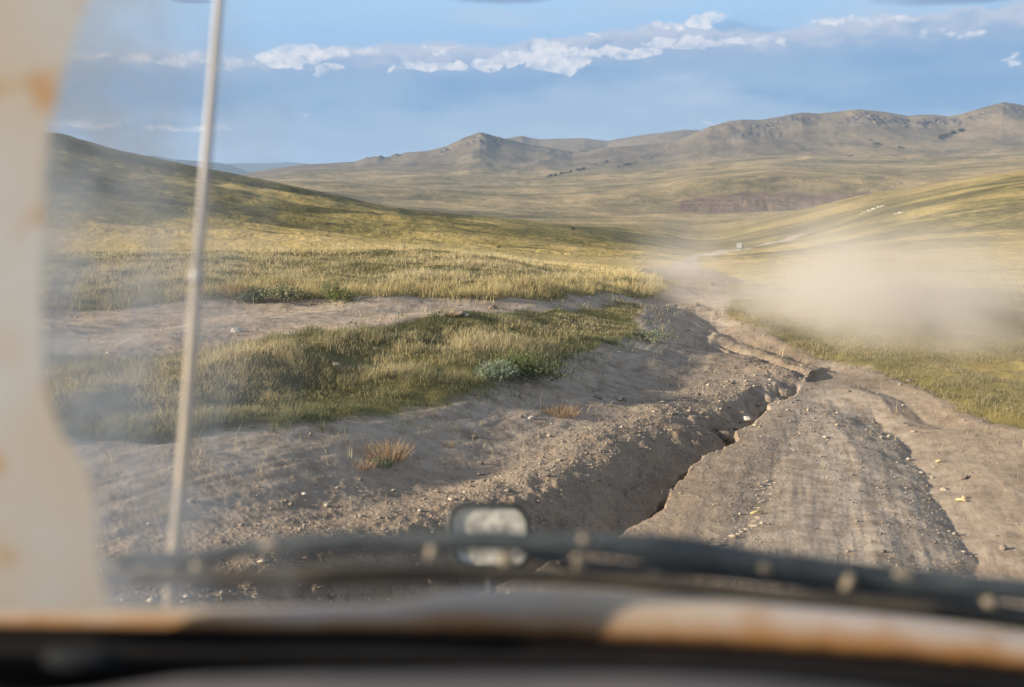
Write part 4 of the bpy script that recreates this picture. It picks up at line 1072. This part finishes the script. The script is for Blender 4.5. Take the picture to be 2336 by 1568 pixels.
# dashboard, in near-black and grey
M_dash = pmat('black_dashboard', (.006, .005, .004), (.012, .010, .009), 9, .9, spec=.1)
M_dash2 = pmat('grey_trim', (.085, .078, .080), (.11, .10, .10), 9, .8)
M_rub2 = pmat('dusty_black_vinyl', (.010, .010, .010), (.016, .015, .014), 9, .8, spec=.1)
sweep('dashboard', M_dash, lambda i: [(boty[i] + 2, .66), (boty[i] + 30, .655), (1620, .60), (1760, .50), (2000, .50), (2000, .80), (boty[i] + 40, .80)])
sweep('dashboard_pad', M_rub2, lambda i: [(boty[i] + 36 + .10 * max(0, 900 - xs[i]) / 9, .60), (boty[i] + 44, .585), (boty[i] + 64, .585), (boty[i] + 76, .60), (boty[i] + 76, .63), (boty[i] + 40, .63)])
lipy = np.interp(xs, [-400, 200, 420, 700, 1100, 1500, 1750, 1950, 2336, 2800], [1640, 1585, 1548, 1539, 1537, 1541, 1553, 1572, 1620, 1700])
sweep('dashboard_trim', M_dash2, lambda i: [(lipy[i], .47), (lipy[i] + 14, .455), (lipy[i] + 200, .43), (lipy[i] + 260, .47), (lipy[i] + 60, .50)])
p = at(195, 1497, .56)
MB().tube([p + np.array((-.020, 0, 0)), p + np.array((-.012, -.004, 0)), p + np.array((.012, -.004, 0)), p + np.array((.020, 0, 0))], [.003, .006, .006, .003], 12).build('knob', pmat('blue_grey_plastic', (.006, .008, .011), (.008, .011, .014), 9, .9), van, True, 0, 1)
# rubber seal of the windscreen
M_seal = pmat('dusty_seal_rubber', (.085, .072, .052), (.045, .038, .028), 14, .85)
sx = [-60, 120, 240, 327, 501, 655, 886, 1094, 1287, 1402, 1557, 1649, 1842, 2034, 2266, 2400, 2700]
sy_ = [1326, 1323, 1322, 1320, 1319, 1317, 1311, 1309, 1316, 1323, 1339, 1353, 1370, 1380, 1408, 1427, 1470]
MB().tube([at(a_, b_, .80) for a_, b_ in zip(sx, sy_)], [.0066] * len(sx), 10).build('windscreen_seal', M_seal, van, True, 0, 1)
# wiper
M_rub = pmat('dusty_wiper_rubber', (.040, .050, .056), (.075, .085, .090), 20, .75)
M_metal = pmat('worn_wiper_metal', (.20, .165, .12), (.28, .235, .17), 40, .6)
wip = bpy.data.objects.new('wiper', None); sc.collection.objects.link(wip); wip.parent = van
bx = [236, 300, 405, 462, 520, 578, 655, 732, 809, 902, 1056, 1133, 1229, 1330, 1440, 1518, 1610, 1726, 1842, 1957, 2073, 2200, 2343, 2600]
by = [1290, 1272, 1279, 1280, 1258, 1253, 1245, 1243, 1237, 1237, 1236, 1231, 1243, 1239, 1246, 1256, 1263, 1281, 1292, 1309, 1326, 1336, 1348, 1380]
br = [.003, .0050, .0045, .0058, .0045, .0040, .0065, .0075, .0055, .0055, .006, .0065, .0055, .0060, .0080, .0095, .0085, .0065, .0070, .0060, .0080, .0065, .0070, .006]
br = [v_ * 1.35 for v_ in br]
MB().tube([at(a_, b_, .84) for a_, b_ in zip(bx, by)], br, 10).build('wiper_blade', M_rub, wip, True, 0, 1)
ax = [1180, 1250, 1330, 1450, 1600, 1760, 1950, 2150, 2340, 2600]; ay = [1262, 1275, 1290, 1298, 1306, 1322, 1345, 1372, 1402, 1450]
MB().tube([at(a_, b_, .86) for a_, b_ in zip(ax, ay)], [.003, .0045, .005, .005, .0045, .005, .0055, .006, .0065, .007], 8).build('wiper_arm', M_rub, wip, True, 0, 1)
for a_, b_, r_, dx_ in [(272, 1306, .006, .4), (455, 1301, .006, .3), (626, 1252, .005, .8), (983, 1266, .0085, 0), (1154, 1284, .0075, .3), (1318, 1288, .0095, 0), (1334, 1238, .0050, .2), (1743, 1299, .0060, .3), (1931, 1331, .0105, 0), (2064, 1317, .006, .8), (2258, 1381, .006, .3), (1496, 1324, .005, .5)]:
    p = at(a_, b_, .835)
    MB().tube([p + np.array((-.003 - .01 * dx_, 0, .002)), p + np.array((0, 0, .004)), p + np.array((.004 + .01 * dx_, 0, -.003))], [r_ * .5, r_, r_ * .5], 10).build('clip', M_metal, wip, True, 0, 1)
# aerial outside the glass
M_aer = pmat('dusty_aerial_metal', (.40, .33, .24), (.50, .42, .31), 14, .55)
M_aer2 = pmat('pale_aerial_metal', (.42, .39, .36), (.50, .47, .43), 14, .45)
aer = bpy.data.objects.new('aerial', None); sc.collection.objects.link(aer); aer.parent = van
AD = 1.10
def AP(t):   # along the mast, pixel y -> point
    x_ = np.interp(t, [-300, 0, 200, 400, 620, 850, 1100, 1260, 1420], [526, 500, 484, 468, 450, 434, 415, 399, 386]); return at(x_, t, AD)
MB().tube([AP(t) for t in (1420, 1260, 1100, 850, 640, 615)], [.0068, .0066, .0062, .0058, .0055, .0050], 12).build('mast', M_aer, aer, True)
MB().tube([AP(t) for t in (650, 636, 622, 612)], [.0056, .0070, .0066, .0046], 12).build('collar', M_aer2, aer, True)
MB().tube([AP(t) for t in (618, 400, 200, 0, -300)], [.0051, .0048, .0045, .0042, .0038], 12).build('upper_mast', M_aer2, aer, True)
MB().tube([AP(1420), AP(1400), AP(1385)], [.020, .014, .008], 12).build('base', M_rub, aer, True)
# front mirror standing beyond the nose
mir = bpy.data.objects.new('mirror', None); sc.collection.objects.link(mir); mir.parent = van
MDp = 1.75
cx_, cy_ = 1117, 1222
def rr_outline(w_, h_, r_, n_=7):
    P_ = []
    for qx, qy, a0 in ((1, 1, 0), (-1, 1, 90), (-1, -1, 180), (1, -1, 270)):
        for i in range(n_ + 1):
            a_ = R_(a0 + 90 * i / n_); P_.append((qx * (w_ - r_) + r_ * math.cos(a_), qy * (h_ - r_) + r_ * math.sin(a_)))
    return P_
ctr = at(cx_, cy_, MDp); pxm = MDp / F
tiltm = R_(-20)
def MPt(u_, w_, d_):   # local mirror frame: u right, w up, d towards the camera
    u_ = u_ + .10 * w_ * (-1)
    return ctr + np.array((u_, -d_ * math.cos(tiltm) - w_ * math.sin(tiltm) * 0 , w_ * math.cos(PITCH))) + np.array((0, w_ * math.sin(PITCH + .1), d_ * .3))
O1 = rr_outline(95 * pxm, 73 * pxm, 46 * pxm); O2 = rr_outline(84 * pxm, 63 * pxm, 38 * pxm); O3 = rr_outline(80 * pxm, 60 * pxm, 34 * pxm)
n_ = len(O1)
V = [MPt(a_, b_, 0.0) for a_, b_ in O1] + [MPt(a_, b_, .012) for a_, b_ in O1] + [MPt(a_, b_, .016) for a_, b_ in O2] + [MPt(a_, b_, .008) for a_, b_ in O2] + [MPt(a_ * .75, b_ * .75, -.035) for a_, b_ in O1]
Fq = [(4 * n_ + i, 4 * n_ + (i + 1) % n_, (i + 1) % n_, i) for i in range(n_)]
for s_ in range(3): Fq += [(s_ * n_ + i, s_ * n_ + (i + 1) % n_, (s_ + 1) * n_ + (i + 1) % n_, (s_ + 1) * n_ + i) for i in range(n_)]
Fq.append(tuple(range(4 * n_, 5 * n_))[::-1])
MB().put(V, Fq).build('mirror_housing', pmat('dark_mirror_shell', (.030, .036, .036), (.05, .055, .05), 20, .5), mir, True)
def mirr(N, o):
    p = N.new('ShaderNodeBsdfPrincipled'); p.inputs['Metallic'].default_value = 1; p.inputs['Roughness'].default_value = .12
    v = N.new('ShaderNodeTexCoord').outputs['Object']
    d = N.new('ShaderNodeBsdfDiffuse'); mx = N.new('ShaderNodeMixShader')
    n_1 = N.noise(v, 60, 6, .65)
    N.l.new(N.mixc(N.ss(n_1, .35, .65), (.46, .43, .35), (.72, .69, .60)), d.inputs[0]); p.inputs['Base Color'].default_value = (.75, .75, .72, 1)  # pale mottled diffuse colour paints a bright reflection into the glass
    N.l.new(N.add(.55, N.mul(.25, N.ss(n_1, .35, .65))), mx.inputs[0]); N.l.new(p.outputs[0], mx.inputs[1]); N.l.new(d.outputs[0], mx.inputs[2]); N.l.new(mx.outputs[0], o.inputs[0])
MB().put([MPt(a_, b_, .010) for a_, b_ in O2] + [MPt(a_, b_, .002) for a_, b_ in O2], [tuple(range(n_)), tuple(range(2 * n_ - 1, n_ - 1, -1))] + [(i, n_ + i, n_ + (i + 1) % n_, (i + 1) % n_) for i in range(n_)]).build('mirror_glass', simple_mat('painted_reflection', mirr), mir, False)
MB().tube([ctr + np.array((0, .03, -.05)), ctr + np.array((0, .02, -.14)), ctr + np.array((.02, -.10, -.30)), (.02, 1.15, 1.35)], .008, 8).build('mirror_stay', M_rub, mir, True)
# nose panel, roof and side outside the picture
nose = []
for i, x_ in enumerate(xs): 
    p = at(x_, boty[i], .72); w_ = abs(p[0])
    nose.append([(p[0], p[1] + .06, p[2] - .02), (p[0] * 1.02, p[1] + .20 - .12 * w_ ** 2, p[2] - .12), (p[0] * 1.03, p[1] + .28 - .15 * w_ ** 2, 1.15), (p[0] * 1.03, p[1] + .28 - .15 * w_ ** 2, .75), (p[0] * 1.0, p[1] + .10, .72), (p[0], p[1] + .02, p[2] - .08)])
m_ = 6; V = [q_ for r_ in nose for q_ in r_]
Fq = [(i * m_ + k, i * m_ + (k + 1) % m_, (i + 1) * m_ + (k + 1) % m_, (i + 1) * m_ + k) for i in range(len(xs) - 1) for k in range(m_)] + [tuple(range(m_))[::-1], tuple(range((len(xs) - 1) * m_, len(xs) * m_))]
MB().put(V, Fq).build('nose_panel', M_pillar, van, True)
# windscreen pane with its film of dried dust
def pane(N, o):
    v = N.new('ShaderNodeTexCoord').outputs['Object']
    s_ = N.new('ShaderNodeSeparateXYZ'); N.l.new(v, s_.inputs[0]); X_, Z_ = s_.outputs[0], s_.outputs[2]
    tr = N.new('ShaderNodeBsdfTransparent'); df = N.new('ShaderNodeBsdfDiffuse'); tl = N.new('ShaderNodeBsdfTranslucent'); m1_ = N.new('ShaderNodeMixShader'); m2_ = N.new('ShaderNodeMixShader')
    n_1 = N.noise(N.comb(N.mul(X_, 2.2), 0, Z_), 11, 4, .55); n_2 = N.noise(v, 30, 5, .6)
    f = N.ss(N.add(X_, N.mul(N.sub(n_1, .5), .13)), -.12, -.30)
    film = N.mul(N.mul(f, .52), N.ss(n_2, .2, .65))
    stk = 0.0
    allv = N.add(N.add(film, stk), N.add(.006, N.mul(N.ss(n_2, .6, .8), .010)))
    df.inputs[0].default_value = (.62, .66, .70, 1); tl.inputs[0].default_value = (.62, .66, .70, 1)
    m1_.inputs[0].default_value = .6; N.l.new(df.outputs[0], m1_.inputs[1]); N.l.new(tl.outputs[0], m1_.inputs[2])
    N.l.new(N.m('MINIMUM', allv, .8), m2_.inputs[0]); N.l.new(tr.outputs[0], m2_.inputs[1]); N.l.new(m1_.outputs[0], m2_.inputs[2]); N.l.new(m2_.outputs[0], o.inputs[0])
a_ = at(-300, 1430, .735); b_ = at(2750, 1430, .735); c_ = at(2750, -350, .66); d_ = at(-300, -350, .66)
th_n = np.array((0, .005, .001))
MB().put([a_, b_, c_, d_, a_ + th_n, b_ + th_n, c_ + th_n, d_ + th_n], [(0, 1, 2, 3), (7, 6, 5, 4), (0, 4, 5, 1), (1, 5, 6, 2), (2, 6, 7, 3), (3, 7, 4, 0)]).build('windscreen_glass', simple_mat('dusty_windscreen', pane), van, False)

# ------------------------------------------------------------------ dust thrown up ahead
def dust_mat(N, o):
    v = N.new('ShaderNodeTexCoord').outputs['Object']; s_ = N.new('ShaderNodeSeparateXYZ'); N.l.new(v, s_.inputs[0]); x_, y_, z_ = s_.outputs
    p0 = gp(1560, 728); p1 = gp(2300, 955)
    dx_, dy_ = p1[0] - p0[0], p1[1] - p0[1]; L_ = math.hypot(dx_, dy_); nx_, ny_ = -dy_ / L_, dx_ / L_
    if nx_ < 0: nx_, ny_ = -nx_, -ny_
    w_ = N.add(N.mul(N.sub(x_, p0[0]), nx_), N.mul(N.sub(y_, p0[1]), ny_))
    q_ = N.comb(N.mul(x_, .8), N.mul(y_, .6), N.mul(z_, 1.3))
    nz = N.noise(q_, .8, 5, .6, .4); nz2 = N.noise(q_, .24, 2, .5)
    hz = N.mx(N.add(z_, N.mul(N.mx(N.sub(y_, 18.0), 0.0), .035)), 0.0)
    hn = N.add(hz, N.mul(N.sub(nz, .5), 1.1))
    hc = N.mx(N.div(hn, .90), 0.0); hv = N.div(hz, 1.15)
    on = N.ss(N.add(w_, N.mul(N.sub(nz, .5), 2.4)), -.3, 1.9)
    gx_ = N.div(N.sub(x_, 4.25), 2.1); gy_ = N.div(N.sub(y_, 15.8), 4.0)
    core = N.m('EXPONENT', N.mul(N.add(N.add(N.mul(gx_, gx_), N.mul(gy_, gy_)), N.mul(hc, hc)), -1.0))
    veil = N.mul(N.mul(.085, N.m('EXPONENT', N.mul(N.mul(hv, hv), -1.0))), N.mul(N.ss(x_, 3.0, 6.0), N.ss(y_, 30.0, 9.0)))
    sx_ = N.div(N.sub(x_, 3.0), .45); sy2 = N.div(N.sub(y_, 15.2), 1.0)
    spout = N.m('EXPONENT', N.mul(N.add(N.mul(sx_, sx_), N.mul(sy2, sy2)), -1.0))
    dens = N.mul(on, N.add(N.mul(N.mul(core, 2.0), N.mul(N.ss(nz, .36, .66), N.add(.35, N.mul(.65, N.ss(nz2, .35, .6))))), N.mul(veil, N.mul(N.ss(nz2, .25, .6), N.ss(nz, .2, .65)))))
    dens = N.mul(dens, N.ss(hz, 2.7, 1.6))
    dens = N.add(dens, N.mul(N.mul(spout, N.ss(nz, .4, .65)), N.mul(N.m('EXPONENT', N.mul(hz, -3.5)), .5)))
    edge_ = N.mul(N.mul(N.ss(x_, 20.4, 17.5), N.ss(y_, 38.9, 34.0)), N.ss(x_, 1.5, 2.6))
    dens = N.mul(dens, edge_)
    p = N.new('ShaderNodeVolumePrincipled'); p.inputs['Color'].default_value = (.84, .785, .71, 1); p.inputs['Anisotropy'].default_value = .1
    N.l.new(dens, p.inputs['Density']); N.l.new(p.outputs[0], o.inputs['Volume'])
Md = simple_mat('drifting_dust', dust_mat)
if hasattr(Md, 'volume_sampling'): pass
MB().box((11.0, 23.5, .55), (19.0, 31.0, 4.3)).build('dust_cloud', Md, None, False, label='pale dust cloud drifting right off the track', kind='stuff')
xx, yy, zz = hit(1590, 640, 24)
def puff_mat(N, o):
    v = N.new('ShaderNodeTexCoord').outputs['Object']; s_ = N.new('ShaderNodeSeparateXYZ'); N.l.new(v, s_.inputs[0])
    r2 = N.add(N.mul(N.div(s_.outputs[0], 1.6), N.div(s_.outputs[0], 1.6)), N.add(N.mul(N.div(s_.outputs[1], 2.6), N.div(s_.outputs[1], 2.6)), N.mul(N.div(s_.outputs[2], .8), N.div(s_.outputs[2], .8))))
    p = N.new('ShaderNodeVolumePrincipled'); p.inputs['Color'].default_value = (.90, .80, .68, 1)
    N.l.new(N.mul(N.ss(r2, 1.0, .0), N.mul(N.ss(N.noise(v, 1.1, 3, .5), .3, .65), .07)), p.inputs['Density']); N.l.new(p.outputs[0], o.inputs['Volume'])
MB().box((0, 0, 0), (3.4, 5.4, 1.7)).build('dust_puff', simple_mat('dust_puff', puff_mat), None, False, label='small dust puff over the track before the brow', kind='stuff', loc=(xx + .2, yy + 1.0, zz + .35))

# ------------------------------------------------------------------ air
def haze_mat(N, o):
    p = N.new('ShaderNodeVolumePrincipled'); p.inputs['Color'].default_value = (.42, .60, .86, 1); p.inputs['Density'].default_value = 0.000065; p.inputs['Anisotropy'].default_value = 0.0
    N.l.new(p.outputs[0], o.inputs['Volume'])
zlo = float(Z.min()) - 1.0
ztop = float(Z.max()) + 25
MB().box((0, 0, (ztop + zlo) / 2), (34400, 34400, ztop - zlo)).build('haze', simple_mat('haze', haze_mat), None, False, kind='stuff')
